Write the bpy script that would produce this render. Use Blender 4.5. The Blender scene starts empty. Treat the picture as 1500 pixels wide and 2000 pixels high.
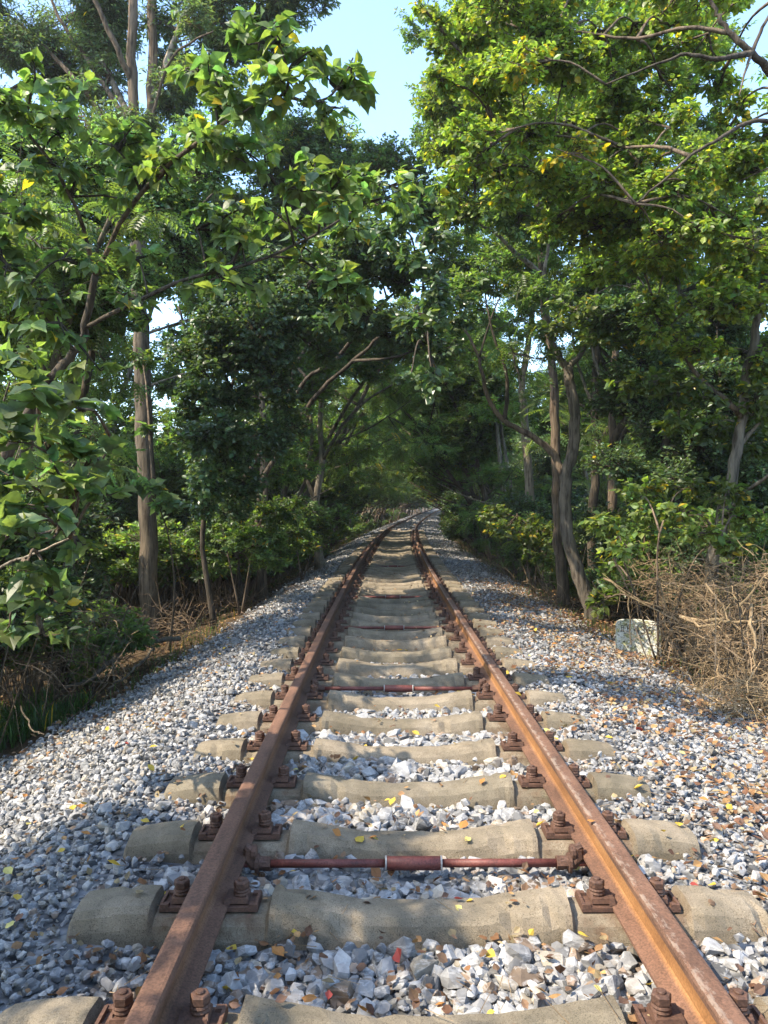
import bpy, bmesh, math, random
import numpy as np
from mathutils import Vector

random.seed(7)
RNG = np.random.default_rng(7)
S = bpy.context.scene
COL = S.collection

# ------------------------------------------------------------------ camera, world, sun, exposure
CAMX, CAMZ, FPX = -0.142, 1.463, 1502.0
VPX, VPY = 742.0, 979.0                       # where the straight track vanishes in the 1500x2000 photo
cam_d = bpy.data.cameras.new("camera")
cam = bpy.data.objects.new("camera", cam_d)
COL.objects.link(cam)
cam.location = (CAMX, 0, CAMZ)
cam.rotation_euler = (math.radians(90) - math.atan(21 / FPX), 0, -math.atan(8 / FPX))
cam_d.sensor_fit = 'AUTO'
cam_d.sensor_width = 36
cam_d.lens = 36 * FPX / 2000
cam_d.clip_start = 0.05
cam_d.clip_end = 2000
S.camera = cam

SUN_EL, SUN_BACK = math.radians(50), math.radians(24)      # sun high on the left, a little behind the camera
sun_dir = Vector((-math.cos(SUN_EL) * math.cos(SUN_BACK), -math.cos(SUN_EL) * math.sin(SUN_BACK), math.sin(SUN_EL)))
w = bpy.data.worlds.new("World")
S.world = w
w.use_nodes = True
nt = w.node_tree
bg = nt.nodes["Background"]
sky = nt.nodes.new("ShaderNodeTexSky")
sky.sky_type = 'NISHITA'
sky.sun_disc = False
sky.sun_elevation = SUN_EL
sky.sun_rotation = math.atan2(sun_dir.x, sun_dir.y)
sky.dust_density = 1.1
sky.air_density = 1.0
sky.ozone_density = .9
skc = nt.nodes.new("ShaderNodeMix"); skc.data_type = 'RGBA'; skc.blend_type = 'MULTIPLY'
skc.inputs[0].default_value = 1
skc.inputs[7].default_value = (.92, .99, 1.03, 1)       # hazy late-summer blue
nt.links.new(sky.outputs[0], skc.inputs[6])
nt.links.new(skc.outputs[2], bg.inputs[0])
bg.inputs[1].default_value = 0.15
sl = bpy.data.lights.new("sun", 'SUN')
sl.energy = 2.7
sl.angle = math.radians(0.53)
sl.color = (1.0, 0.89, 0.72)
so = bpy.data.objects.new("sun", sl)
COL.objects.link(so)
so.rotation_euler = sun_dir.to_track_quat('Z', 'Y').to_euler()
S.view_settings.view_transform = 'Standard'
S.view_settings.look = 'None'
S.view_settings.exposure = 2.05
S.view_settings.gamma = 1
S.render.engine = 'CYCLES'
S.cycles.use_denoising = True
S.cycles.max_bounces = 9
S.cycles.diffuse_bounces = 5
S.cycles.transmission_bounces = 6
S.cycles.glossy_bounces = 3
S.cycles.sample_clamp_indirect = 6
S.cycles.caustics_reflective = False
S.cycles.caustics_refractive = False


# ------------------------------------------------------------------ helpers
def W(px, py, d):
    """point of the place that lies d metres ahead at the photo pixel (1500x2000)"""
    return np.array([CAMX + (px - VPX) / FPX * d, d, CAMZ - (py - VPY) / FPX * d])


R_CURVE, S0 = 770.0, 2.0
ZS = np.array([-100, 8, 20, 33, 50, 70, 95, 125, 170, 400.])
ZZ = np.array([0, 0, -.05, -.10, -.24, -.36, -.12, .25, .7, 1.5])


def zprof(s):
    s = np.asarray(s, float)
    return (np.interp(s - 4, ZS, ZZ) + np.interp(s, ZS, ZZ) + np.interp(s + 4, ZS, ZZ)) / 3


def track(s, t):
    """world xy of lateral offset t (right +) at distance s along the line"""
    s = np.asarray(s, float)
    t = np.asarray(t, float)
    th = np.maximum(s - S0, 0) / R_CURVE
    x = R_CURVE * (1 - np.cos(th))
    y = np.where(s > S0, S0 + R_CURVE * np.sin(th), s)
    return x + t * np.cos(th), y - t * np.sin(th)


def heading(s):
    return -max(s - S0, 0) / R_CURVE


def to_st(x, y):
    th = np.arctan2(np.maximum(y - S0, 0), R_CURVE - x)
    return np.where(y > S0, S0 + R_CURVE * th, y), np.where(y > S0, R_CURVE - np.hypot(x - R_CURVE, np.maximum(y - S0, 0)), x)


def vnoise(x, y, seed=0):
    """smooth value noise, vectorised"""
    x = np.asarray(x, float); y = np.asarray(y, float)
    xi = np.floor(x).astype(np.int64); yi = np.floor(y).astype(np.int64)
    fx = x - xi; fy = y - yi
    fx = fx * fx * (3 - 2 * fx); fy = fy * fy * (3 - 2 * fy)

    def h(a, b):
        n = (a * 374761393 + b * 668265263 + seed * 1442695041) & 0xffffffff
        n = ((n ^ (n >> 13)) * 1274126177) & 0xffffffff
        return ((n ^ (n >> 16)) & 0xffff) / 65535.0
    return (h(xi, yi) * (1 - fx) + h(xi + 1, yi) * fx) * (1 - fy) + (h(xi, yi + 1) * (1 - fx) + h(xi + 1, yi + 1) * fx) * fy


TP = np.array([-200, -30, -9, -6, -4.2, -3.2, -2.5, -1.75, -1.5, -1.3, 1.3, 1.6, 2.0, 2.9, 3.6, 5, 9, 30, 200.])
HP = np.array([-1.2, -1.0, -.9, -.85, -.78, -.58, -.38, -.13, -.06, -.055, -.055, -.07, -.12, -.27, -.36, -.42, -.5, -.6, -.6])


def gz(s, t):
    """height of the ground / ballast bed at (s, t)"""
    s = np.asarray(s, float); t = np.asarray(t, float)
    z = np.interp(t, TP, HP)
    z = z + np.interp(s, [3, 4, 8.5, 11], [0, .04, .04, 0]) * np.clip((1.75 - np.abs(t)) / .3, 0, 1)
    bay = np.interp(s, [0, 2.9, 3.3, 4.5, 7, 12], [-.09, -.09, -.07, -.065, -.11, -.18])
    mid = np.clip((1.12 - np.abs(t)) / .25, 0, 1)
    z = z * (1 - mid) + mid * bay
    out = np.clip((np.abs(t) - 2.6) / 2, 0, 1)
    z = z + (vnoise(s * 2.1, t * 2.1, 3) - .5) * (.035 + .13 * out) + (vnoise(s * .5, t * .5, 5) - .5) * (.02 + .25 * out)
    return z + zprof(s)


def gxy(x, y):
    s, t = to_st(np.asarray(x, float), np.asarray(y, float))
    return gz(s, t)


class MB:
    def __init__(self):
        self.v, self.f, self.c, self.n = [], [], [], 0

    def add(self, V, F, col=(.5, .5, .5)):
        V = np.asarray(V, np.float32).reshape(-1, 3)
        col = np.asarray(col, np.float32)
        if col.ndim == 1:
            col = np.broadcast_to(col, (len(V), 3))
        for f in (F if isinstance(F, list) else [F]):
            if len(f):
                self.f.append(np.asarray(f, np.int64) + self.n)
        self.v.append(V)
        self.c.append(col)
        self.n += len(V)
        return self

    def box(self, c, s, rz=0, col=(.5, .5, .5), taper=1.0):
        x, y, z = s[0] / 2, s[1] / 2, s[2] / 2
        V = np.array([(-x, -y, -z), (x, -y, -z), (x, y, -z), (-x, y, -z),
                      (-x * taper, -y * taper, z), (x * taper, -y * taper, z), (x * taper, y * taper, z), (-x * taper, y * taper, z)])
        cr, sr = math.cos(rz), math.sin(rz)
        V = np.stack([V[:, 0] * cr - V[:, 1] * sr, V[:, 0] * sr + V[:, 1] * cr, V[:, 2]], 1) + np.array(c)
        return self.add(V, np.array([(0, 3, 2, 1), (4, 5, 6, 7), (0, 1, 5, 4), (1, 2, 6, 5), (2, 3, 7, 6), (3, 0, 4, 7)]), col)

    def lathe(self, c, prof, n=12, col=(.5, .5, .5), axis='z', cap=True):
        a = np.linspace(0, 2 * math.pi, n, endpoint=False)
        V = np.concatenate([np.stack([r * np.cos(a), r * np.sin(a), np.full(n, z)], 1) for r, z in prof])
        if axis == 'x':
            V = V[:, [2, 0, 1]]
        V = V + np.array(c)
        i = np.arange(n); j = (i + 1) % n
        F = [np.stack([k * n + i, k * n + j, (k + 1) * n + j, (k + 1) * n + i], 1) for k in range(len(prof) - 1)]
        self.add(V, F, col)
        if cap:
            base = self.n - len(V)
            m = len(prof) - 1
            self.v.append(np.array([V[:n].mean(0), V[-n:].mean(0)], np.float32))
            self.c.append(np.broadcast_to(np.asarray(col, np.float32), (2, 3)))
            self.f.append(np.stack([base + j, base + i, np.full(n, self.n)], 1))
            self.f.append(np.stack([base + m * n + i, base + m * n + j, np.full(n, self.n + 1)], 1))
            self.n += 2
        return self

    def tube(self, P, R, n=6, col=(.5, .5, .5), rough=0.0):
        P = np.asarray(P, float)
        R = np.broadcast_to(np.asarray(R, float), (len(P),))
        T = np.gradient(P, axis=0)
        T /= np.linalg.norm(T, axis=1, keepdims=True) + 1e-9
        ref = np.array([0.31, 0.87, .12]) if abs(T[:, 1]).mean() < .8 else np.array([.9, .1, .3])
        U = np.cross(T, ref); U /= np.linalg.norm(U, axis=1, keepdims=True) + 1e-9
        B = np.cross(T, U)
        a = np.linspace(0, 2 * math.pi, n, endpoint=False)
        k = len(P)
        rr = R[:, None] * (1 + rough * RNG.uniform(-1, 1, (k, n)))
        V = P[:, None, :] + rr[:, :, None] * (np.cos(a)[None, :, None] * U[:, None, :] + np.sin(a)[None, :, None] * B[:, None, :])
        i = np.arange(n); j = (i + 1) % n
        F = np.concatenate([np.stack([q * n + i, q * n + j, (q + 1) * n + j, (q + 1) * n + i], 1) for q in range(k - 1)])
        cap0 = np.array([[0, a2 + 1, a2] for a2 in range(1, n - 1)])
        cap1 = np.array([[(k - 1) * n, (k - 1) * n + a2, (k - 1) * n + a2 + 1] for a2 in range(1, n - 1)])
        return self.add(V.reshape(-1, 3), [F, cap0, cap1], col)

    def sticks(self, A, B, ra, rb, col):
        """many three-sided twigs A->B at once"""
        A = np.asarray(A, float); B = np.asarray(B, float)
        if not len(A):
            return self
        T = B - A
        T /= np.linalg.norm(T, axis=1, keepdims=True) + 1e-9
        ref = np.where(np.abs(T[:, 2:3]) > .8, np.array([[1., 0, 0]]), np.array([[0, 0, 1.]]))
        U = np.cross(T, ref); U /= np.linalg.norm(U, axis=1, keepdims=True) + 1e-9
        Bn = np.cross(T, U)
        ra = np.broadcast_to(ra, (len(A),))[:, None]; rb = np.broadcast_to(rb, (len(A),))[:, None]
        V = []
        for P, r in ((A, ra), (B, rb)):
            for k in range(3):
                an = k * 2.0944
                V.append(P + r * (math.cos(an) * U + math.sin(an) * Bn))
        V = np.stack(V, 1)
        F = np.array([(0, 1, 4, 3), (1, 2, 5, 4), (2, 0, 3, 5)])
        FF = (np.arange(len(A)) * 6)[:, None, None] + F[None]
        col = np.asarray(col, np.float32)
        if col.ndim == 2:
            col = np.repeat(col, 6, 0)
        return self.add(V.reshape(-1, 3), FF.reshape(-1, 4), col)

    def instances(self, tmpl, P, X, Z, s, col):
        """copies of a template at points P, x axis X, approximate normal Z, size s, one colour each"""
        tv, tf = tmpl
        n, k = len(P), len(tv)
        if n == 0:
            return self
        X = X / (np.linalg.norm(X, axis=1, keepdims=True) + 1e-9)
        Z = Z - (Z * X).sum(1, keepdims=True) * X
        Z = Z / (np.linalg.norm(Z, axis=1, keepdims=True) + 1e-9)
        Y = np.cross(Z, X)
        s = np.broadcast_to(s, (n,))[:, None, None]
        V = P[:, None, :] + s * (tv[None, :, 0:1] * X[:, None, :] + tv[None, :, 1:2] * Y[:, None, :] + tv[None, :, 2:3] * Z[:, None, :])
        FF = (np.arange(n) * k)[:, None, None] + tf[None]
        return self.add(V.reshape(-1, 3), FF.reshape(-1, tf.shape[1]), np.repeat(np.asarray(col, np.float32), k, 0))

    def mesh(self, name, mat, smooth=False, origin=None):
        V = np.concatenate(self.v)
        if origin is not None:
            V = V - np.asarray(origin, np.float32)
        C = np.concatenate(self.c)
        me = bpy.data.meshes.new(name)
        me.vertices.add(len(V))
        me.vertices.foreach_set("co", np.ascontiguousarray(V, np.float32).ravel())
        sizes = np.concatenate([np.full(len(f), f.shape[1], np.int32) for f in self.f])
        loops = np.concatenate([f.ravel() for f in self.f]).astype(np.int32)
        me.loops.add(len(loops))
        me.loops.foreach_set("vertex_index", loops)
        me.polygons.add(len(sizes))
        st = np.zeros(len(sizes), np.int32); st[1:] = np.cumsum(sizes)[:-1]
        me.polygons.foreach_set("loop_start", st)
        me.polygons.foreach_set("use_smooth", np.full(len(sizes), smooth, bool))
        me.update(calc_edges=True)
        at = me.attributes.new("tint", 'FLOAT_COLOR', 'POINT')
        at.data.foreach_set("color", np.concatenate([C, np.ones((len(C), 1), np.float32)], 1).astype(np.float32).ravel())
        me.materials.append(mat)
        return me


def link(name, me, parent=None, loc=None):
    o = bpy.data.objects.new(name, me)
    COL.objects.link(o)
    if parent is not None:
        o.parent = parent
    if loc is not None:
        o.location = loc
    return o


def tag(o, label=None, cat=None, group=None, kind=None):
    if label: o["label"] = label
    if cat: o["category"] = cat
    if group: o["group"] = group
    if kind: o["kind"] = kind
    return o


def thing(name, label, cat, loc=(0, 0, 0), rz=0, group=None):
    o = bpy.data.objects.new(name, None)
    COL.objects.link(o)
    o.empty_display_size = .2
    o.location = tuple(float(a) for a in loc)
    o.rotation_euler = (0, 0, rz)
    return tag(o, label, cat, group)


def dup(root, loc, rz, label, group=None, scale=1.0):
    """a copy of a thing, its parts and sub-parts"""
    r = root.copy(); COL.objects.link(r)
    r.location = tuple(float(a) for a in loc); r.rotation_euler = (0, 0, rz); r.scale = (scale,) * 3
    r["label"] = label
    if group: r["group"] = group
    for ch in list(root.children):
        c = ch.copy(); COL.objects.link(c); c.parent = r
        for g in list(ch.children):
            d = g.copy(); COL.objects.link(d); d.parent = c
    return r


ORD = ["first", "second", "third", "fourth", "fifth", "sixth", "seventh", "eighth", "ninth", "tenth", "eleventh", "twelfth",
       "thirteenth", "fourteenth", "fifteenth", "sixteenth", "seventeenth", "eighteenth", "nineteenth", "twentieth",
       "twenty-first", "twenty-second", "twenty-third", "twenty-fourth", "twenty-fifth", "twenty-sixth"]


# ------------------------------------------------------------------ materials
def new_mat(name):
    m = bpy.data.materials.new(name)
    m.use_nodes = True
    t = m.node_tree
    b = t.nodes["Principled BSDF"]
    return m, t, b


def N(t, typ, **kw):
    n = t.nodes.new(typ)
    for k, v in kw.items():
        if isinstance(k, str) and hasattr(n, k):
            setattr(n, k, v)
    return n


def noise(t, scale, detail=4, rough=.55, vec=None, stretch=None):
    n = t.nodes.new("ShaderNodeTexNoise")
    n.inputs["Scale"].default_value = scale
    n.inputs["Detail"].default_value = detail
    n.inputs["Roughness"].default_value = rough
    co = t.nodes.new("ShaderNodeTexCoord")
    src = co.outputs["Object"] if vec is None else vec
    if stretch:
        mp = t.nodes.new("ShaderNodeMapping")
        mp.inputs["Scale"].default_value = stretch
        t.links.new(src, mp.inputs[0])
        src = mp.outputs[0]
    t.links.new(src, n.inputs["Vector"])
    return n.outputs["Fac"]


def ramp(t, fac, stops):
    r = t.nodes.new("ShaderNodeValToRGB")
    els = r.color_ramp.elements
    while len(els) < len(stops):
        els.new(.5)
    for e, (p, c) in zip(els, stops):
        e.position = p
        e.color = (*c, 1) if len(c) == 3 else c
    t.links.new(fac, r.inputs[0])
    return r.outputs[0]


def mix(t, a, b, fac, mode='MIX'):
    m = t.nodes.new("ShaderNodeMix")
    m.data_type = 'RGBA'
    m.blend_type = mode
    for sock, v in ((m.inputs[0], fac), (m.inputs[6], a), (m.inputs[7], b)):
        if isinstance(v, bpy.types.NodeSocket):
            t.links.new(v, sock)
        elif isinstance(v, tuple):
            sock.default_value = (*v, 1)
        else:
            sock.default_value = v
    return m.outputs[2]


def bump(t, b, h, strength=.4, dist=.01):
    bp = t.nodes.new("ShaderNodeBump")
    bp.inputs["Strength"].default_value = strength
    bp.inputs["Distance"].default_value = dist
    t.links.new(h, bp.inputs["Height"])
    t.links.new(bp.outputs[0], b.inputs["Normal"])


def attr(t, name="tint"):
    a = t.nodes.new("ShaderNodeAttribute")
    a.attribute_name = name
    return a.outputs["Color"]


def leaf_mat(name, rough=.45, trans=.5, spec=.5, tcol=(2.0, 2.1, .8)):
    m, t, b = new_mat(name)
    c = attr(t)
    n = noise(t, 35, 2)
    c2 = mix(t, c, ramp(t, n, [(.3, (.75, .75, .75)), (.7, (1.2, 1.2, 1.2))]), 1.0, 'MULTIPLY')
    t.links.new(c2, b.inputs["Base Color"])
    b.inputs["Roughness"].default_value = rough
    b.inputs["Specular IOR Level"].default_value = spec
    tr = t.nodes.new("ShaderNodeBsdfTranslucent")
    t.links.new(mix(t, c2, tcol, 1.0, 'MULTIPLY'), tr.inputs[0])
    mx = t.nodes.new("ShaderNodeMixShader")
    mx.inputs[0].default_value = trans
    t.links.new(b.outputs[0], mx.inputs[1])
    t.links.new(tr.outputs[0], mx.inputs[2])
    t.links.new(mx.outputs[0], t.nodes["Material Output"].inputs[0])
    return m


def bark_mat(name):
    m, t, b = new_mat(name)
    c = attr(t)
    n1 = noise(t, 9, 6, .65, stretch=(2.2, 2.2, .28))
    n2 = noise(t, 2.2, 3)
    c1 = mix(t, c, ramp(t, n1, [(.36, (.34, .31, .29)), (.5, (1, 1, 1)), (.68, (1.45, 1.42, 1.35))]), 1.0, 'MULTIPLY')
    c2 = mix(t, c1, ramp(t, n2, [(.35, (.7, .72, .66)), (.65, (1.12, 1.1, 1.05))]), 1.0, 'MULTIPLY')
    t.links.new(c2, b.inputs["Base Color"])
    b.inputs["Roughness"].default_value = .9
    b.inputs["Specular IOR Level"].default_value = .2
    n4 = noise(t, 34, 4, .7, stretch=(1.6, 1.6, .2))
    bump(t, b, mix(t, n1, n4, .45), 1.0, .035)
    return m


def stone_mat():
    m, t, b = new_mat("crushed limestone")
    c = attr(t)
    n1 = noise(t, 26, 5, .6)
    n2 = noise(t, 9, 4, .6, stretch=(1, 1, 3))
    vein = ramp(t, n2, [(.46, (0, 0, 0)), (.5, (1, 1, 1)), (.54, (0, 0, 0))])
    c1 = mix(t, c, ramp(t, n1, [(.3, (.68, .68, .7)), (.55, (1, 1, 1)), (.75, (1.3, 1.29, 1.26))]), 1.0, 'MULTIPLY')
    mm = t.nodes.new("ShaderNodeMath"); mm.operation = 'MULTIPLY'; mm.inputs[1].default_value = .35
    t.links.new(vein, mm.inputs[0])
    c2 = mix(t, c1, (.55, .54, .52), mm.outputs[0])
    t.links.new(c2, b.inputs["Base Color"])
    b.inputs["Roughness"].default_value = .72
    b.inputs["Specular IOR Level"].default_value = .4
    bump(t, b, noise(t, 60, 5, .7), .55, .006)
    return m


def concrete_mat():
    m, t, b = new_mat("weathered concrete")
    geo = t.nodes.new("ShaderNodeNewGeometry").outputs["Position"]
    n1 = noise(t, 5, 5, .65, geo)
    n2 = noise(t, 240, 2, .5, geo)
    v = t.nodes.new("ShaderNodeTexVoronoi"); v.inputs["Scale"].default_value = 95
    t.links.new(geo, v.inputs["Vector"])
    n3 = noise(t, 1.6, 3, .6, geo)
    base = ramp(t, n1, [(.25, (.125, .112, .088)), (.5, (.205, .177, .138)), (.75, (.285, .25, .198))])
    base = mix(t, base, ramp(t, n3, [(.35, (.76, .73, .66)), (.65, (1.1, 1.05, 1.0))]), 1.0, 'MULTIPLY')
    pits = ramp(t, n2, [(.32, (.5, .5, .48)), (.45, (1, 1, 1)), (.62, (1, 1, 1)), (.74, (1.5, 1.45, 1.35))])
    agg = ramp(t, v.outputs["Distance"], [(.10, (1.9, 1.8, 1.65)), (.16, (1, 1, 1))])
    aggm = ramp(t, noise(t, 70, 1, .5, geo), [(.56, (0, 0, 0)), (.6, (1, 1, 1))])
    c = mix(t, base, pits, 1.0, 'MULTIPLY')
    c = mix(t, c, mix(t, (1., 1., 1.), agg, aggm), 1.0, 'MULTIPLY')
    oi = t.nodes.new("ShaderNodeObjectInfo")
    c = mix(t, c, ramp(t, oi.outputs["Random"], [(0, (.86, .87, .84)), (1, (1.15, 1.12, 1.08))]), 1.0, 'MULTIPLY')
    # rust that has run off the fastenings, dirt towards the ends
    oc = t.nodes.new("ShaderNodeTexCoord"); sx = t.nodes.new("ShaderNodeSeparateXYZ"); t.links.new(oc.outputs["Object"], sx.inputs[0])
    ab = t.nodes.new("ShaderNodeMath"); ab.operation = 'ABSOLUTE'; t.links.new(sx.outputs[0], ab.inputs[0])
    rz_ = ramp(t, ab.outputs[0], [(.50, (0, 0, 0)), (.60, (1, 1, 1)), (.92, (1, 1, 1)), (.98, (0, 0, 0))])
    rs = mix(t, rz_, ramp(t, noise(t, 11, 4, .7, geo), [(.42, (0, 0, 0)), (.62, (.75, .75, .75))]), 1.0, 'MULTIPLY')
    c = mix(t, c, (.115, .07, .042), rs)
    cr = ramp(t, noise(t, 3.2, 6, .75, geo), [(.488, (1, 1, 1)), (.497, (.55, .52, .48)), (.506, (1, 1, 1))])
    c = mix(t, c, cr, .7, 'MULTIPLY')
    t.links.new(c, b.inputs["Base Color"])
    b.inputs["Roughness"].default_value = .9
    b.inputs["Specular IOR Level"].default_value = .25
    bump(t, b, mix(t, n2, n1, .35), .6, .006)
    return m


def rust_mat(name, stops, rough=.75, flake=.5, polish=False):
    m, t, b = new_mat(name)
    n1 = noise(t, 7, 6, .7, stretch=(1, .35, 1))
    n2 = noise(t, 130, 3, .6)
    c = ramp(t, n1, stops)
    c = mix(t, c, ramp(t, n2, [(.3, (.6, .58, .56)), (.5, (1, 1, 1)), (.75, (1.4, 1.35, 1.3))]), 1.0, 'MULTIPLY')
    if polish:      # orange web rust with its sunlit look painted in, grey flaking along the running edge of the head
        a = attr(t)
        sep = t.nodes.new("ShaderNodeSeparateColor"); t.links.new(a, sep.inputs[0])
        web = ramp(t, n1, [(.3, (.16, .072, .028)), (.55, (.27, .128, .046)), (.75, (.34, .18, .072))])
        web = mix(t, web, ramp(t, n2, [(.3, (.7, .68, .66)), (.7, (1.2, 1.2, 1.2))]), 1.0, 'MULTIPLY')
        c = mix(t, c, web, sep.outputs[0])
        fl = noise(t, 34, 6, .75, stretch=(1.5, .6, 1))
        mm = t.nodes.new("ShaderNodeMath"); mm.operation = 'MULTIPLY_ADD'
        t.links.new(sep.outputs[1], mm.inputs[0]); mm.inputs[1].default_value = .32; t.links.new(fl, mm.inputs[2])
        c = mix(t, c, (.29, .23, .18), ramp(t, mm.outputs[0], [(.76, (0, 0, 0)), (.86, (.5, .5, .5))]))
    t.links.new(c, b.inputs["Base Color"])
    b.inputs["Roughness"].default_value = rough
    b.inputs["Specular IOR Level"].default_value = .35
    bump(t, b, mix(t, n2, n1, .5), flake, .003)
    return m


M_LEAF = leaf_mat("green leaf")
M_GLOSS = leaf_mat("glossy leaf", .36, .42, .55)
M_DRY = leaf_mat("fallen leaf", .6, .25, .3, (1.3, 1.2, .9))
M_BARK = bark_mat("bark")
M_STONE = stone_mat()
M_CONC = concrete_mat()
M_RAIL = rust_mat("rusted rail steel", [(.3, (.066, .036, .024)), (.5, (.122, .064, .040)), (.75, (.19, .10, .062))], .82, .35, True)
M_IRON = rust_mat("rusted iron fitting", [(.3, (.045, .026, .02)), (.55, (.10, .052, .034)), (.8, (.18, .095, .058))], .7, .6)
M_PAINT = rust_mat("red oxide paint", [(.3, (.06, .022, .018)), (.5, (.125, .036, .028)), (.75, (.19, .07, .052))], .55, .4)


def ground_mat():
    m, t, b = new_mat("soil and leaf litter")
    a = attr(t)
    sep = t.nodes.new("ShaderNodeSeparateColor"); t.links.new(a, sep.inputs[0])
    co = t.nodes.new("ShaderNodeTexCoord")
    n1 = noise(t, 3, 6, .7, co.outputs["Object"]); n2 = noise(t, 40, 4, .7, co.outputs["Object"])
    soil = ramp(t, n1, [(.3, (.035, .026, .017)), (.55, (.085, .06, .036)), (.75, (.13, .095, .055))])
    soil = mix(t, soil, ramp(t, n2, [(.3, (.5, .5, .5)), (.7, (1.5, 1.4, 1.25))]), 1.0, 'MULTIPLY')
    v = t.nodes.new("ShaderNodeTexVoronoi"); v.inputs["Scale"].default_value = 17
    t.links.new(co.outputs["Object"], v.inputs["Vector"])
    gr = ramp(t, v.outputs["Color"], [(.1, (.10, .105, .115)), (.5, (.22, .225, .235)), (.9, (.38, .37, .35))])
    edge = ramp(t, v.outputs["Distance"], [(.2, (1, 1, 1)), (.7, (.35, .35, .35))])
    gr = mix(t, gr, edge, 1.0, 'MULTIPLY')
    t.links.new(mix(t, soil, gr, sep.outputs[0]), b.inputs["Base Color"])
    b.inputs["Roughness"].default_value = .95
    b.inputs["Specular IOR Level"].default_value = .1
    bump(t, b, mix(t, n2, v.outputs["Distance"], sep.outputs[0]), .8, .03)
    return m


M_GROUND = ground_mat()

# ------------------------------------------------------------------ ground: one sheet along the line
sv = np.unique(np.concatenate([np.linspace(-90, -6, 22), np.arange(-6, 16, .14), np.arange(16, 45, .4), np.arange(45, 180, 2.0), np.linspace(180, 320, 15)]))
tv = np.unique(np.concatenate([np.linspace(-160, -20, 15), np.arange(-20, -5, 1.0), np.arange(-5, 5.01, .12), np.arange(5, 20, 1.0), np.linspace(20, 160, 15)]))
SS, TT = np.meshgrid(sv, tv, indexing='ij')
gx, gy = track(SS, TT)
gzv = gz(SS, TT) - .012
bedm = np.clip((np.interp(SS, [0, 5, 9, 12], [2.9, 2.9, 2.5, 2.35]) - np.where(TT < 0, -TT, TT - .25)) / .3 + (vnoise(SS * 3, TT * 3, 9) - .5), 0, 1)
Vg = np.stack([gx, gy, gzv], -1).reshape(-1, 3)
ns_, nt_ = SS.shape
ii, jj = np.meshgrid(np.arange(ns_ - 1), np.arange(nt_ - 1), indexing='ij')
q = (ii * nt_ + jj).ravel()
Fg = np.stack([q, q + nt_, q + nt_ + 1, q + 1], 1)[:, ::-1]
cg = np.stack([bedm.ravel()] * 3, 1)
tag(link("ground", MB().add(Vg, Fg, cg).mesh("ground", M_GROUND, True)), kind="structure",
    label="soil bank and stony track bed under the trees")

# ------------------------------------------------------------------ ballast stones
def stone_templates(k, npts, seed):
    out = []
    r = random.Random(seed)
    for _ in range(k):
        bm = bmesh.new()
        sx, sy, sz = 1, r.uniform(.6, .95), r.uniform(.45, .8)
        for _ in range(npts):
            d = Vector((r.gauss(0, 1), r.gauss(0, 1), r.gauss(0, 1))).normalized()
            mx = max(abs(d.x), abs(d.y), abs(d.z))
            d = d * (.62 + .38 / mx * .8) * r.uniform(.86, 1.05)
            bm.verts.new((d.x * sx, d.y * sy, d.z * sz))
        res = bmesh.ops.convex_hull(bm, input=bm.verts[:])
        bmesh.ops.delete(bm, geom=list({g for g in res["geom_interior"] + res["geom_unused"] if isinstance(g, bmesh.types.BMVert)}), context='VERTS')
        bmesh.ops.triangulate(bm, faces=bm.faces[:])
        bm.verts.index_update()
        V = np.array([v.co[:] for v in bm.verts])
        F = np.array([[v.index for v in f.verts] for f in bm.faces])
        bm.free()
        out.append((V, F))
    return out


ST_A = stone_templates(26, 17, 1)
ST_B = stone_templates(14, 9, 2)
SL_S = [2.175 + .594 * k for k in range(190)]
SL_S[0] -= .045           # sleeper positions along the line
SL = np.array(SL_S)
HG = .02
hmap = np.full((int(16 / HG), int(8 / HG)), -9.0)      # top of the stones, for laying leaves


def rot_rand(n):
    q = RNG.normal(size=(n, 4)); q /= np.linalg.norm(q, axis=1, keepdims=True)
    w_, x, y, z = q.T
    X = np.stack([1 - 2 * (y * y + z * z), 2 * (x * y + z * w_), 2 * (x * z - y * w_)], 1)
    Z = np.stack([2 * (x * z + y * w_), 2 * (y * z - x * w_), 1 - 2 * (x * x + y * y)], 1)
    return X, Z


def flat_rand(n, tilt=.45):
    a = RNG.uniform(0, 2 * math.pi, n)
    X = np.stack([np.cos(a), np.sin(a), RNG.normal(0, tilt, n)], 1)
    Z = np.stack([RNG.normal(0, tilt, n), RNG.normal(0, tilt, n), np.ones(n)], 1)
    return X, Z


def stone_cols(n, t, s):
    g = np.clip(RNG.normal(.21, .07, n), .07, .44)
    c = np.stack([g * 1.02, g * 1.0, g * .975], 1)
    k = RNG.uniform(size=n)
    right = np.clip((t - 1.2) / 1.3, 0, 1) * .14 + np.clip((-t - 1.9) / .5, 0, 1) * .12
    tan = k < .10 + right
    c[tan] = np.stack([g[tan] * 1.15, g[tan] * 1.0, g[tan] * .78], 1)
    br = (k > .10 + right) & (k < .14 + right)
    c[br] = np.stack([g[br] * .85, g[br] * .6, g[br] * .4], 1)
    near = np.abs(np.abs(t) - .7525)
    st_ = (RNG.uniform(size=n) < .4 * np.exp(-near / .22)) & (k > .2)
    c[st_] *= np.array([1.0, .74, .55])
    pk = k > .95
    c[pk] = np.stack([g[pk] * 1.35, g[pk] * 1.25, g[pk] * 1.15], 1)
    return c


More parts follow.
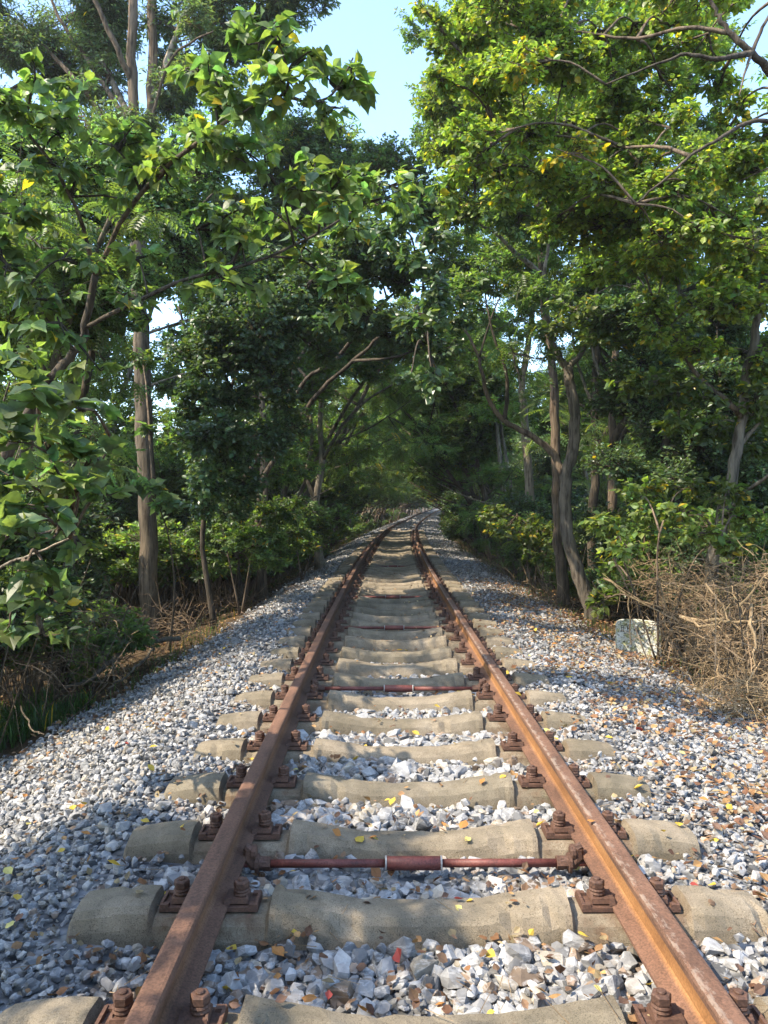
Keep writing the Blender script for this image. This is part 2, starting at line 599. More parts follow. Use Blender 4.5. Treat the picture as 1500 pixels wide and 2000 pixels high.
def scatter(mb, s0, s1, t0, t1, d, rmean, tmpl, layer_z, flat):
    ns, ntt = int((s1 - s0) / d), int((t1 - t0) / d)
    a, b = np.meshgrid(np.arange(ns), np.arange(ntt), indexing='ij')
    s = s0 + (a.ravel() + RNG.uniform(0, 1, a.size)) * d
    t = t0 + (b.ravel() + RNG.uniform(0, 1, a.size)) * d
    r = rmean * np.clip(RNG.lognormal(-.04, .42, s.size), .38, 2.3)
    r = r * np.where(np.abs(t) < .72, 1.12, np.where(np.abs(t) < 1.0, .95, .66))
    edge = np.where(t < 0, np.interp(s, [0, 4.5, 7, 9, 12, 25, 60], [3.2, 3.15, 2.9, 2.6, 2.35, 2.1, 2.0]), np.interp(s, [0, 7, 12, 25, 60], [2.9, 2.85, 2.7, 2.4, 2.1]))
    keep = RNG.uniform(size=s.size) < np.clip((edge + .25 * (vnoise(s * 2, t * 2, 11) - .5) - np.abs(t)) / .35 + .4, 0, 1)
    k = np.abs(SL[None, :60] - s[:, None]).min(1) if s1 < 38 else np.abs(((s - SL[0]) + .297) % .594 - .297)
    keep &= ~((np.abs(t) < 1.27 + .2 * r) & (k < .125 + .35 * r))
    for rs_ in (3.13, 6.08, 9.05, 12.03, 17.96):      # stones lie below the tie rods
        keep &= ~((np.abs(s - rs_) < .05) & (np.abs(t) < .7) & (RNG.uniform(size=s.size) < .6))
    under = np.abs(np.abs(t) - .7525) < .09
    s, t, r, under = s[keep], t[keep], r[keep], under[keep]
    z = gz(s, t) + layer_z + RNG.normal(0, .009, s.size)
    rodn = (np.abs(s[:, None] - np.array([3.13, 6.08, 9.05, 12.03, 17.96])[None]).min(1) < .07) & (np.abs(t) < .75)
    z = np.where(rodn, np.minimum(z, zprof(s) - .06 - r * .8), z)
    z = np.where(under, np.minimum(z, zprof(s) - .035 - r), z)
    x, y = track(s, t)
    P = np.stack([x, y, z], 1)
    X, Z = flat_rand(s.size) if flat else rot_rand(s.size)
    mixr = RNG.uniform(size=s.size) < .4
    X2, Z2 = rot_rand(s.size)
    X[mixr], Z[mixr] = X2[mixr], Z2[mixr]
    cols = stone_cols(s.size, t, s)
    pick = RNG.integers(0, len(tmpl), s.size)
    for i in range(len(tmpl)):
        m = pick == i
        mb.instances(tmpl[i], P[m], X[m], Z[m], r[m], cols[m])
    if s0 < 14:
        for ox in (-1, 0, 1):
            for oy in (-1, 0, 1):
                i = ((s + ox * r * .55) / HG).astype(int); j = ((t + oy * r * .55 + 4) / HG).astype(int)
                ok = (i >= 0) & (i < hmap.shape[0]) & (j >= 0) & (j < hmap.shape[1])
                np.maximum.at(hmap, (i[ok], j[ok]), (z + r * (.62 if ox or oy else .75))[ok])


mb = MB()
scatter(mb, .7, 7.5, -3.5, 3.2, .033, .0265, ST_A, -.010, True)
scatter(mb, .7, 7.5, -3.5, 3.2, .046, .028, ST_A, .010, True)
scatter(mb, 7.5, 15, -3.5, 3.2, .052, .032, ST_B, -.005, True)
scatter(mb, 7.5, 15, -3.0, 3.2, .08, .034, ST_B, .015, True)
scatter(mb, 15, 38, -2.9, 3.0, .075, .045, ST_B, .0, True)
scatter(mb, 38, 90, -2.7, 2.8, .13, .07, ST_B, .0, True)
tag(link("ballast_gravel", mb.mesh("ballast_gravel", M_STONE)), "blue grey crushed stone ballast heaped around the sleepers", "gravel", kind="stuff")


def top_at(s, t):
    k = np.abs(SL - s).argmin()
    if abs(SL[k] - s) < .085 and abs(t) < 1.2:
        return float(zprof(s)) + sleeper_top(abs(t)) + .004
    if s < 15.5 and abs(t) < 3.8:
        i, j = int(s / HG), int((t + 4) / HG)
        h = hmap[max(i - 1, 0):i + 2, max(j - 1, 0):j + 2].max()
        if h > -5:
            return float(h)
    return float(gz(s, t)) + .02


# ------------------------------------------------------------------ rails
RG, RAIL_H = .7525, .152
prof = [(-.066, 0), (.066, 0), (.066, .011), (.022, .024), (.0085, .036), (.0078, .07), (.0085, .108), (.018, .116), (.034, .122),
        (.035, .140), (.031, .149), (.022, .152), (-.022, .152), (-.031, .149), (-.035, .140), (-.034, .122), (-.018, .116),
        (-.0085, .108), (-.0078, .07), (-.0085, .036), (-.022, .024), (-.066, .011)]
# red channel: web rust, its sun and shade painted in; green channel: worn edge of the head
pcol = []
for i, (a, h) in enumerate(prof):
    web = 1.0 if .03 < h < .117 else 0.0
    worn = 1.0 if (h > .145 and abs(a) > .02) else (.35 if h > .145 else 0)
    pcol.append((web, worn, 0))
RAIL_Z = .006
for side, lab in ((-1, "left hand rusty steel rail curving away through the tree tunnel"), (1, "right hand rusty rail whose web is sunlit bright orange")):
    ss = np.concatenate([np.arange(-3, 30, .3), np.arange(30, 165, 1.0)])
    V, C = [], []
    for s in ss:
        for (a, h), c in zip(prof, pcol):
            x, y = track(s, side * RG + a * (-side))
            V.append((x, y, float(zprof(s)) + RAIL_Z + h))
            C.append((c[0] * (1.0 if side > 0 else .3), c[1] * (1.0 if a > 0 else .1) * (1.0 if side > 0 else .25), 0))  # left web browner than the right: its shade is put into the colour
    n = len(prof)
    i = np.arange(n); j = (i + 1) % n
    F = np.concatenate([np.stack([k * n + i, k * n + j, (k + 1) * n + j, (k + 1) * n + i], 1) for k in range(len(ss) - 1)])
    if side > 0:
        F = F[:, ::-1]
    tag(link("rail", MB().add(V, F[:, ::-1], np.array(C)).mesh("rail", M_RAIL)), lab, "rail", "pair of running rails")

# ------------------------------------------------------------------ sleepers with their fastenings
def sleeper_top(a):
    a = abs(a)
    return float(np.interp(a, [0, .22, .40, .485, .53, .545, .94, .955, 1.03, 1.16, 1.235], [-.008, -.004, .028, .042, .043, -.002, -.002, .040, .040, .026, .014]))


def make_sleeper_mesh(seed=0):
    mb_ = MB()
    rs = np.random.default_rng(100 + seed)
    xs = [0, .1, .2, .28, .36, .43, .485, .53, .545, .7, .85, .94, .955, 1.03, 1.1, 1.17, 1.225, 1.245]
    xs = [-x for x in xs[::-1]] + xs[1:]
    xs = sorted(set(xs) | {round((p + q) / 2, 4) for p, q in zip(xs[:-1], xs[1:]) if q - p > .03})
    V = []
    chips = []
    for x in xs:
        a = abs(x)
        for side_ in (0, 1):
            d_ = .004 * (vnoise(np.array([x * 9 + seed * 31]), np.array([side_ * 7.0]), 3)[0] - .5) * 2
            if rs.uniform() < .10:
                d_ -= rs.uniform(.005, .014)
            chips.append(d_)
        zt = sleeper_top(a) if a < 1.24 else -.03
        hw = .084 if a > .5 else .074
        bw = .14
        if a > 1.24:
            hw, bw = .07, .125
        zb = -.21
        e = .026
        zs = zt - e
        # section going round: bottom front, lower flank, shoulder, top edge, mid, top edge, ...
        f = (zs - zb)
        V += [(x, -bw, zb), (x, -(hw + .030), zs - .045), (x, -(hw + .012), zs), (x, -hw + .010, zt - .006), (x, 0, zt + .002),
              (x, hw - .010, zt - .006), (x, hw + .012, zs), (x, hw + .030, zs - .045), (x, bw, zb)]
    n = 9
    i = np.arange(n); j = (i + 1) % n
    F = np.concatenate([np.stack([k * n + i, k * n + j, (k + 1) * n + j, (k + 1) * n + i], 1) for k in range(len(xs) - 1)])
    V = np.array(V)
    V = V + rs.normal(0, .0012, V.shape)
    for q_ in range(len(xs)):
        for side_, rows, sg in ((0, (2, 3), -1), (1, (6, 5), 1)):
            d_ = chips[q_ * 2 + side_]
            V[q_ * n + rows[0], 1] += sg * d_; V[q_ * n + rows[1], 1] += sg * d_ * .8
            V[q_ * n + rows[0], 2] += min(d_, 0); V[q_ * n + rows[1], 2] += min(d_, 0) * .6
    L = len(xs) - 1
    return mb_.add(V, [F[:, ::-1], np.array([list(range(n))]), np.array([list(range(L * n + n - 1, L * n - 1, -1))])]).mesh("sleeper", M_CONC)


def plate_mesh():          # base iron and clamp, built for a clip standing on the +x side of a rail at x = 0
    m = MB()
    m.box((.117, 0, .007), (.118, .112, .014), taper=.97)
    m.box((.169, 0, .019), (.014, .112, .018), taper=.75)
    m.box((.158, -.042, .013), (.036, .026, .022), taper=.8)
    m.box((.158, .042, .013), (.036, .026, .022), taper=.8)
    m.box((.098, 0, .029), (.078, .078, .018), taper=.9)
    m.box((.063, 0, .027), (.022, .090, .020), taper=.8)
    m.box((.132, 0, .039), (.010, .070, .010), taper=.7)
    return m.mesh("clip_plate", M_IRON)


def bolt_mesh():
    m = MB()
    c0 = (.108, 0, 0)
    for zc in (.045, .057):
        a = [(.0185, zc - .0055), (.026, zc - .006), (.029, zc), (.026, zc + .006), (.0185, zc + .0055)]
        m.lathe(c0, a, 16, cap=False)
    m.lathe(c0, [(.026, .037), (.026, .041)], 16)
    m.lathe(c0, [(.0265, .0635), (.0285, .067), (.0285, .086), (.025, .090), (.013, .0905)], 6)
    m.lathe(c0, [(.0125, .089), (.0125, .095), (.010, .098), (.002, .0985)], 10)
    return m.mesh("bolt", M_IRON)


ME_SLS = [make_sleeper_mesh(k) for k in range(6)]
ME_SL, ME_PL, ME_BO = ME_SLS[0], plate_mesh(), bolt_mesh()
sl0 = thing("railway_sleeper", "x", "sleeper", group="concrete sleepers under the track")
link("concrete_beam", ME_SL, sl0)
for side in (-1, 1):
    for d in (-1, 1):
        pl = link("clip_plate", ME_PL, sl0, (side * RG, 0, .002))
        if d < 0:
            pl.rotation_euler = (0, 0, math.pi)
        link("bolt", ME_BO, pl)
RODS = [(3.13, "nearest"), (6.08, "second"), (9.05, "third"), (12.03, "fourth"), (17.96, "farthest")]
for k, s in enumerate(SL_S):
    if s > 112:
        break
    x, y = track(s, 0)
    if k < 26:
        lab = "weathered concrete sleeper, %s up from the bottom edge of the photo" % ORD[k]
        if k == 0: lab = "concrete sleeper cut off by the bottom edge of the photo"
        if k == 1: lab = "lowest complete concrete sleeper, its dished middle and rounded ends in full view"
        if k == 2: lab = "concrete sleeper just behind the nearest red tie rod"
    elif k < 60:
        lab = "weathered sleeper in the tightly packed rows up the bend"
    else:
        lab = "thin distant sleeper where the track bends away under trees"
    loc = (float(x), float(y), float(zprof(s)) + random.uniform(-.006, .004))
    rz = heading(s) + random.uniform(-.007, .007)
    if k == 0:
        sl0.location = loc; sl0.rotation_euler = (0, 0, rz); sl0["label"] = lab
    elif k < 70:
        r = dup(sl0, loc, rz, lab)
        for ch in r.children:
            if ch.name.startswith('concrete_beam'):
                ch.data = ME_SLS[k % 6]
            else:
                for bo in ch.children:
                    bo.rotation_euler = (random.gauss(0, .03), random.gauss(0, .03), 0)
    else:
        r = sl0.copy(); COL.objects.link(r); r.location = loc; r.rotation_euler = (0, 0, rz); r["label"] = lab
        c = sl0.children[0].copy(); COL.objects.link(c); c.parent = r

# ------------------------------------------------------------------ gauge tie rods
def make_rod():
    root = thing("gauge_tie_rod", "x", "tie rod", group="red tie rods between the rails")
    z = -.02
    a = MB()
    a.lathe((0, 0, z), [(.0165, -.60), (.0165, -.11)], 12, axis='x')
    a.lathe((0, 0, z), [(.0165, .11), (.0165, .60)], 12, axis='x')
    for sx in (-1, 1):
        a.lathe((0, 0, z), [(.0145, sx * .6), (.0145, sx * .83)], 10, axis='x')
    link("rod", a.mesh("rod", M_PAINT, True), root)
    link("turnbuckle_sleeve", MB().lathe((0, 0, z), [(.020, -.118), (.027, -.112), (.0275, 0), (.027, .112), (.020, .118)], 16, axis='x').mesh("sleeve", M_PAINT, True), root)
    rings = MB()
    for sx in (-1, 1):
        rings.lathe((sx * .113, 0, z), [(.024, -.004), (.0295, -.003), (.0295, .003), (.024, .004)], 16, axis='x')
    link("grey_collar", rings.mesh("grey_collar", new_collar), root)
    for sx in (-1, 1):
        h = MB()
        # hooked jaw that grips the rail foot, nut and washer
        pts = [(sx * .60, 0, z), (sx * .655, 0, z + .004), (sx * .675, 0, z + .03), (sx * .672, 0, z + .062), (sx * .69, 0, z + .072)]
        h.tube(pts, [.026, .03, .027, .024, .016], 8)
        h.lathe((0, 0, z), [(.028, sx * .585), (.028, sx * .615)], 6, axis='x')
        h.lathe((0, 0, z), [(.026, sx * .63), (.04, sx * .633), (.04, sx * .645), (.026, sx * .648)], 12, axis='x')
        h.lathe((0, 0, z + .045), [(.022, sx * .64), (.031, sx * .645), (.031, sx * .66), (.022, sx * .665)], 12, axis='x')
        link("end_clamp", MB().box((sx * .835, 0, z + .005), (.03, .05, .06), taper=.8).mesh("end_clamp", M_IRON), root)
        link("rail_hook", h.mesh("rail_hook", M_IRON), root)
    return root


m_, t_, b_ = new_mat("grey collar paint")
t_.links.new(ramp(t_, noise(t_, 60, 3), [(.3, (.18, .16, .14)), (.7, (.42, .4, .37))]), b_.inputs["Base Color"])
b_.inputs["Roughness"].default_value = .7
new_collar = m_
rod0 = make_rod()
for k, (s, wd) in enumerate(RODS):
    x, y = track(s, -.005)
    lab = {"nearest": "nearest red oxide tie rod with a thick sleeve in front of a sleeper",
           "second": "second red tie rod up the track, its sleeve faded pink",
           "third": "third tie rod up the track, thin and red among sunlit stones",
           "fourth": "fourth tie rod up the track, in shade beside a green sprig",
           "farthest": "farthest dark tie rod crossing the track where the bend begins"}[wd]
    loc = (float(x), float(y), float(zprof(s)))
    if k == 0:
        rod0.location = loc; rod0["label"] = lab
    else:
        dup(rod0, loc, heading(s), lab)
# ------------------------------------------------------------------ leaves
def leaf_tmpl(ws, fold=.22, droop=.25, tip=1.0):
    """pointed leaf along x with half widths ws at even stations"""
    V = [(0, 0, 0)]
    n = len(ws)
    for i, w_ in enumerate(ws):
        x = (i + 1) / (n + 1)
        z = -droop * x * x
        V += [(x, 0, z), (x, w_, z + fold * w_), (x, -w_, z + fold * w_)]
    V.append((tip, 0, -droop * tip * tip))
    T = len(V) - 1
    F = [(0, 1, 2), (0, 3, 1)]
    for i in range(n - 1):
        a, b = 1 + 3 * i, 4 + 3 * i
        F += [(a, b, b + 1), (a, b + 1, a + 1), (a, b + 2, b), (a, a + 2, b + 2)]
    a = 1 + 3 * (n - 1)
    F += [(a, T, a + 1), (a, a + 2, T)]
    return np.array(V, float), np.array(F)


def lobed_tmpl(fold=.18, droop=.3):
    half = [(-.10, .18), (-.03, .36), (.13, .45), (.29, .41), (.37, .25), (.50, .33), (.61, .36), (.71, .26), (.80, .16), (.93, .07)]
    pts = [(0, 0)] + half + [(1.05, 0)] + [(x, -y) for x, y in half[::-1]]
    V = [(.4, 0, -.06)] + [(x, y, fold * abs(y) - droop * x * abs(x)) for x, y in pts]
    n = len(pts)
    F = [(0, 1 + i, 1 + (i + 1) % n) for i in range(n)]
    return np.array(V, float), np.array(F)


def pinnate_tmpl(pairs=6, ll=.27, lw=.055, droop=.35):
    V, F = [], []
    def leaflet(x, ang, L):
        b = len(V)
        z = -droop * x * x
        dx, dy = math.cos(ang), math.sin(ang)
        V.extend([(x, 0, z), (x + dx * L * .45 - dy * lw, dy * L * .45 + dx * lw, z + .012), (x + dx * L, dy * L, z - .07 * L / .27),
                  (x + dx * L * .45 + dy * lw, dy * L * .45 - dx * lw, z + .012)])
        F.extend([(b, b + 1, b + 2), (b, b + 2, b + 3)])
    for i in range(pairs):
        x = .14 + .8 * i / pairs
        L = ll * (1 - .35 * abs(i / pairs - .4))
        leaflet(x, 1.15, L); leaflet(x, -1.15, L)
    leaflet(.92, 0, ll * .8)
    b = len(V)
    V.extend([(0, .006, 0), (0, -.006, 0), (.95, 0, -droop * .9)])
    F.append((b, b + 1, b + 2))
    return np.array(V, float), np.array(F)


def trio_tmpl(ws=.3):
    """three small leaves of one shoot"""
    V, F = [], []
    for ang, x0 in ((0, .3), (.95, .0), (-1.0, .12)):
        b = len(V)
        c, s_ = math.cos(ang), math.sin(ang)
        for (x, y, z) in ((0, 0, 0), (.30, ws * .5, .04), (.72, 0, -.12), (.30, -ws * .5, .04)):
            V.append((x0 + x * c - y * s_, x * s_ + y * c, z))
        F += [(b, b + 1, b + 2), (b, b + 2, b + 3)]
    return np.array(V, float), np.array(F)


T_BROAD = [leaf_tmpl([.27, .35, .30, .12], .25, .35), leaf_tmpl([.30, .36, .25, .09], .4, .15), leaf_tmpl([.23, .32, .27, .10], .12, .4)]
T_LOBED = [lobed_tmpl(), lobed_tmpl(.3, .15)] + T_BROAD[:1]
T_RHOMB = [leaf_tmpl([.36, .30], .2, .25), leaf_tmpl([.33, .36], .3, .1)]
T_OVAL = [leaf_tmpl([.24, .26], .2, .2), leaf_tmpl([.22, .25], .35, .05)]
T_SMALL = [leaf_tmpl([.27], .25, .2)]
T_WILLOW = [leaf_tmpl([.13, .12], .25, .3)]
T_PIN = [pinnate_tmpl(), pinnate_tmpl(7, .24, .05, .6)]
T_TRIO = [trio_tmpl(), trio_tmpl(.4)]

KINDS = {   # templates, size, twig droop, colour, colour spread, share of yellow leaves
    'broad':  (T_BROAD, .092, -.15, (0.110, 0.158, 0.054), .22, .012),
    'lobed':  (T_LOBED, .12, .04, (0.118, 0.168, 0.070), .2, .004),
    'tallow': (T_RHOMB, .052, -.12, (0.150, 0.200, 0.042), .28, .030),
    'dark':   (T_OVAL, .055, .02, (0.074, 0.115, 0.046), .28, .004),
    'darkbig': (T_RHOMB, .075, -.15, (0.070, 0.110, 0.048), .22, .004),
    'willow': (T_WILLOW, .090, -.10, (0.092, 0.132, 0.066), .25, .004),
    'pin':    (T_PIN, .27, -.10, (0.105, 0.152, 0.048), .25, .006),
    'small':  (T_TRIO, .100, .02, (0.096, 0.146, 0.044), .28, .008),
    'bush':   (T_OVAL, .075, .10, (0.100, 0.150, 0.042), .3, .015),
    'lime':   (T_BROAD, .082, -.02, (0.143, 0.193, 0.046), .25, .03),
}


def leaf_cols(n, base, spread, yellow):
    k = np.exp(RNG.normal(0, spread, n))[:, None]
    c = np.array(base)[None] * k
    h = RNG.normal(0, .12, n)
    c[:, 0] *= 1 + h
    c[:, 2] *= 1 - h * .8
    y = RNG.uniform(size=n) < yellow
    c[y] = np.array([.42, .30, .03]) * RNG.uniform(.7, 1.2, (y.sum(), 1))
    return np.clip(c, .004, .6)


def clump(crown, wood, c, r, n, kind, twcol, size=1.0, root=None, flat=.85, tint=1.0, per=9, yellow=None):
    """one clump of leafy twigs: an ellipsoid c, r holding about n leaves"""
    tm, sz, drp, base, spr, yel = KINDS[kind]
    if yellow is not None: yel = yellow
    c = np.asarray(c, float); r = np.asarray(r, float)
    T = max(2, int(n / per))
    d = RNG.normal(size=(T, 3)); d /= np.linalg.norm(d, axis=1, keepdims=True)
    d[:, 2] = d[:, 2] * flat + .12
    rad = RNG.uniform(.25, 1, T)[:, None] ** .55
    E = c + d * rad * r
    A = c + d * rad * r * RNG.uniform(.15, .55, (T, 1)) + np.array([0, 0, -.12]) * r + RNG.normal(0, .06, (T, 3)) * r
    tw = E - A
    L = np.linalg.norm(tw, axis=1)
    m = per
    f = (np.arange(m)[None, :] + RNG.uniform(0, 1, (T, m))) / m
    f = .18 + .86 * f
    td = tw / (L[:, None] + 1e-6)
    up = np.array([0, 0, 1.0])
    side = np.cross(td, up); side /= np.linalg.norm(side, axis=1, keepdims=True) + 1e-6
    sg = np.where((np.arange(m) % 2) == 0, 1, -1)[None, :, None] * RNG.uniform(.5, 1.1, (T, m, 1))
    lift = RNG.normal(0, .35, (T, m, 1)) * up
    X = td[:, None, :] * RNG.uniform(.35, 1.0, (T, m, 1)) + side[:, None, :] * sg + lift
    X[..., 2] += drp * 2.2 - .12 + RNG.normal(0, .25, (T, m))
    Z = up + RNG.normal(0, .6, (T, m, 3)) + d[:, None, :] * .5
    sag = -(.10 * f * f * L[:, None])
    P = A[:, None, :] + f[..., None] * tw[:, None, :]
    P[..., 2] += sag
    P = P.reshape(-1, 3) + RNG.normal(0, .012, (T * m, 3)); X = X.reshape(-1, 3); Z = Z.reshape(-1, 3)
    s = sz * size * np.clip(RNG.normal(1, .22, T * m), .45, 1.5)
    cols = leaf_cols(T * m, np.array(base) * tint, spr, yel) * np.repeat(np.exp(RNG.normal(0, .12, T)), m)[:, None]
    pk = RNG.integers(0, len(tm), T * m)
    for i in range(len(tm)):
        q = pk == i
        crown.instances(tm[i], P[q], X[q], Z[q], s[q], cols[q])
    M = (A + E) / 2
    wood.sticks(A, M, .0055 * size ** .5, .004 * size ** .5, twcol)
    M2 = M.copy(); M2[:, 2] += 0
    wood.sticks(M2, E + np.array([0, 0, -.03]) * L[:, None], .004 * size ** .5, .0018, twcol)
    if root is not None:       # minor branches from the limb to the twigs
        k = max(2, T // 9)
        sel = RNG.choice(T, k, replace=False)
        root = np.asarray(root, float)
        J = root + (c - root) * RNG.uniform(.3, .75, (k, 1)) + RNG.normal(0, .05, (k, 3)) * r
        wood.sticks(np.repeat(root[None], k, 0), J, .012, .009, twcol)
        wood.sticks(J, A[sel], .009, .005, twcol)


def smooth_path(P, n=5, wob=0.0):
    """Catmull-Rom through the points, a little wobble added"""
    P = np.asarray(P, float)
    Q = np.concatenate([[2 * P[0] - P[1]], P, [2 * P[-1] - P[-2]]])
    out = []
    for i in range(1, len(Q) - 2):
        for k in range(n):
            t = k / n
            out.append(.5 * ((2 * Q[i]) + (-Q[i - 1] + Q[i + 1]) * t + (2 * Q[i - 1] - 5 * Q[i] + 4 * Q[i + 1] - Q[i + 2]) * t * t
                             + (-Q[i - 1] + 3 * Q[i] - 3 * Q[i + 1] + Q[i + 2]) * t ** 3))
    out.append(P[-1])
    out = np.array(out)
    if wob:
        out[1:-1] += RNG.normal(0, wob, (len(out) - 2, 3))
    return out


def limb(wood, P, r0, r1, col, n=7, wob=.01, flare=False, sub=5):
    Q = smooth_path(P, sub, wob * min(1, 6 * r0))
    t = np.linspace(0, 1, len(Q))
    R = r0 + (r1 - r0) * t ** .85
    if flare:
        h = np.linalg.norm(Q - Q[0], axis=1)
        R = R * (1 + .45 * np.exp(-h / .28))
    wood.tube(Q, R, n, np.array(col) * random.uniform(.9, 1.1), .07)
    return Q


PALE, GREY, DARK, BROWN = (.24, .205, .165), (.16, .135, .105), (.075, .06, .046), (.135, .10, .072)


def hero(name, label, base, limbs, clumps, barkcol, leafm=None, group=None, trunk_name="trunk", crown_name="crown", cat="tree", ground=True):
    """limbs: (points, r0, r1[, colour]); clumps: (px, py, d, rx, ry, kind[, k density[, options]]) in photo pixels, or world when d is None"""
    wood, crown = MB(), MB()
    paths = []
    for i, l in enumerate(limbs):
        col = l[3] if len(l) > 3 else barkcol
        n = 12 if l[1] > .1 else (8 if l[1] > .03 else 5)
        paths.append(limb(wood, l[0], l[1], l[2], col, n, .012 if l[1] > .1 else .02, flare=(i == 0 and ground)))
    allp = np.concatenate(paths)
    for cl in clumps:
        px, py, d, rx, ry, kind = cl[:6]
        k = cl[6] if len(cl) > 6 else 1.0
        opt = cl[7] if len(cl) > 7 else {}
        c = W(px, py, d)
        R = np.array([rx, opt.get('deep', (rx + ry) / 2), ry]) * d / FPX * 1.12
        tm, sz = KINDS[kind][0], KINDS[kind][1] * opt.get('size', 1)
        area = sz * sz * (.42 if kind in ('broad', 'lobed', 'tallow', 'lime', 'darkbig') else .30 if kind in ('dark', 'bush', 'small') else .14 if kind == 'willow' else .36)
        n = int(k * 4.6 * math.pi * R[0] * R[2] / area * (R[1] / max(R[0], R[2])) ** .5)
        dist = np.linalg.norm(allp - c, axis=1)
        low = dist + np.maximum(allp[:, 2] - c[2], 0) * 1.5
        rt = allp[low.argmin()]
        if dist.min() > .5 * R.max():
            mid = (rt + c) / 2 + np.array([0, 0, .12 * np.linalg.norm(c - rt)])
            limb(wood, [rt, mid, c + np.array([0, 0, -.1 * R[2]])], max(.006, .007 + .007 * np.linalg.norm(c - rt)), .005, barkcol, 5, .015, sub=4)
            rt = (mid + c) / 2
        multi = min(rx, ry) > 30 and kind != 'lobed'
        for sub in range(3 if multi else 1):
          q = RNG.normal(0, .38, 3) * R * multi
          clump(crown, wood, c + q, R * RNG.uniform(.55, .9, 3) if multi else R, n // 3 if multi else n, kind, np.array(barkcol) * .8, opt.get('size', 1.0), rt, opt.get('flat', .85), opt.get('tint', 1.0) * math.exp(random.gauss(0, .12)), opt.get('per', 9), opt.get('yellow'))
    base = np.asarray(base, float)
    root = thing(name, label, cat, base, 0, group)
    link(trunk_name, wood.mesh(trunk_name, M_BARK, True, base), root)
    link(crown_name, crown.mesh(crown_name, leafm or M_LEAF, False, base), root)
    return root


def PX(*pts):
    return [W(*p) for p in pts]


def onground(px, py, d):
    p = W(px, py, d)
    p[2] = gxy(p[0], p[1]) - .05
    return p


# ------------------------------------------------------------------ trees one can tell apart, left of the line
b = onground(290, 1215, 12.5)
hero("twin_stemmed_tree", "tall grey trunked tree with two bare upright stems above the left foliage", b,
     [([b] + PX((291, 1100, 12.5), (287, 950, 12.5), (282, 800, 12.5), (276, 640, 12.5), (270, 520, 12.5), (276, 420, 12.5)), .15, .12, (.125, .098, .07)),
      (PX((276, 430, 12.5), (268, 300, 12.45), (262, 150, 12.4), (263, 0, 12.4), (260, -170, 12.4)), .1, .06, BROWN),
      (PX((278, 430, 12.5), (298, 300, 12.6), (302, 150, 12.7), (304, 0, 12.7), (306, -170, 12.7)), .1, .06, BROWN),
      (PX((304, 200, 12.6), (330, 130, 12.7), (352, 70, 12.8), (380, 20, 12.9), (440, -20, 13), (540, -70, 13)), .06, .025, PALE),
      (PX((264, 170, 12.4), (235, 105, 12.2), (205, 40, 12.1), (180, -20, 12), (160, -120, 12)), .055, .025, BROWN),
      (PX((266, 250, 12.4), (215, 150, 13), (185, 100, 13.2), (165, 50, 13.4), (140, -60, 13.5)), .06, .03, GREY),
      (PX((262, 260, 12.4), (180, 130, 13), (130, 60, 13.2), (100, -10, 13.4)), .05, .02, BROWN),
      (PX((262, 300, 12.4), (140, 150, 13), (70, 80, 13.2), (0, 20, 13.4)), .05, .02, BROWN),
      (PX((276, 330, 12.5), (330, 140, 12), (380, 90, 11.8), (420, 70, 11.7)), .03, .012, BROWN)],
     [(40, 60, 13, 110, 80, 'willow', .5), (60, 170, 13.5, 100, 60, 'willow', .55), (150, 30, 13.5, 90, 70, 'willow', .5),
      (220, -10, 12.8, 90, 60, 'willow', .5), (120, -90, 13, 150, 70, 'willow', .6), (230, 90, 13.2, 60, 60, 'willow', .4),
      (330, 0, 12.8, 80, 50, 'willow', .45), (400, 50, 12.8, 80, 60, 'willow', .5), (470, 10, 13, 90, 50, 'willow', .6),
      (540, -40, 13, 80, 60, 'willow', .8), (500, 40, 13, 60, 50, 'willow', .8), (555, 25, 13, 50, 40, 'willow', .8), (590, -5, 13, 40, 40, 'willow', .7), (540, 85, 13, 50, 40, 'willow', .7), (470, 100, 13, 50, 40, 'willow', .6), (550, 0, 13, 40, 40, 'willow', .6), (430, 90, 13, 60, 40, 'willow', .5), (90, 110, 13.4, 100, 60, 'willow', .6), (200, 80, 13.6, 90, 60, 'willow', .55), (320, 140, 13.6, 60, 50, 'willow', .5), (400, 130, 13, 60, 40, 'willow', .5), (345, 80, 13, 40, 60, 'willow', .35), (200, 190, 13, 80, 50, 'willow', .5),
      (330, 220, 12.8, 60, 60, 'willow', .6), (370, 170, 12.6, 60, 50, 'willow', .6), (-60, 20, 13, 90, 120, 'willow', .5),
      (240, 250, 12.3, 60, 40, 'willow', .7), (150, 230, 12.3, 100, 40, 'pin', .6), (60, 250, 12.5, 80, 50, 'pin', .8)],
     BROWN)

b = onground(-110, 1290, 6.2)
MUL = [([b] + PX((-90, 1120, 6.2), (-20, 960, 6.1), (45, 830, 6), (90, 755, 5.9), (150, 690, 5.9), (172, 640, 5.9), (190, 540, 5.8)), .06, .026, DARK),
       (PX((190, 540, 5.8), (250, 420, 5.4), (330, 330, 5.0), (430, 255, 4.7), (480, 222, 4.6), (555, 190, 4.55), (562, 140, 4.5), (540, 80, 4.5)), .020, .006, BROWN),
       (PX((556, 190, 4.55), (600, 205, 4.6), (650, 190, 4.6), (690, 120, 4.6)), .012, .005, BROWN),
       (PX((190, 540, 5.8), (160, 430, 5.4), (110, 330, 5.2), (60, 260, 5.1), (70, 180, 5)), .018, .008, BROWN),
       (PX((172, 640, 5.9), (250, 600, 5.5), (360, 550, 5.3), (480, 520, 5.3), (600, 470, 5.4), (700, 410, 5.8)), .018, .008, DARK),
       (PX((150, 690, 5.9), (80, 600, 5.3), (20, 520, 5), (-40, 450, 5)), .018, .008, DARK)]
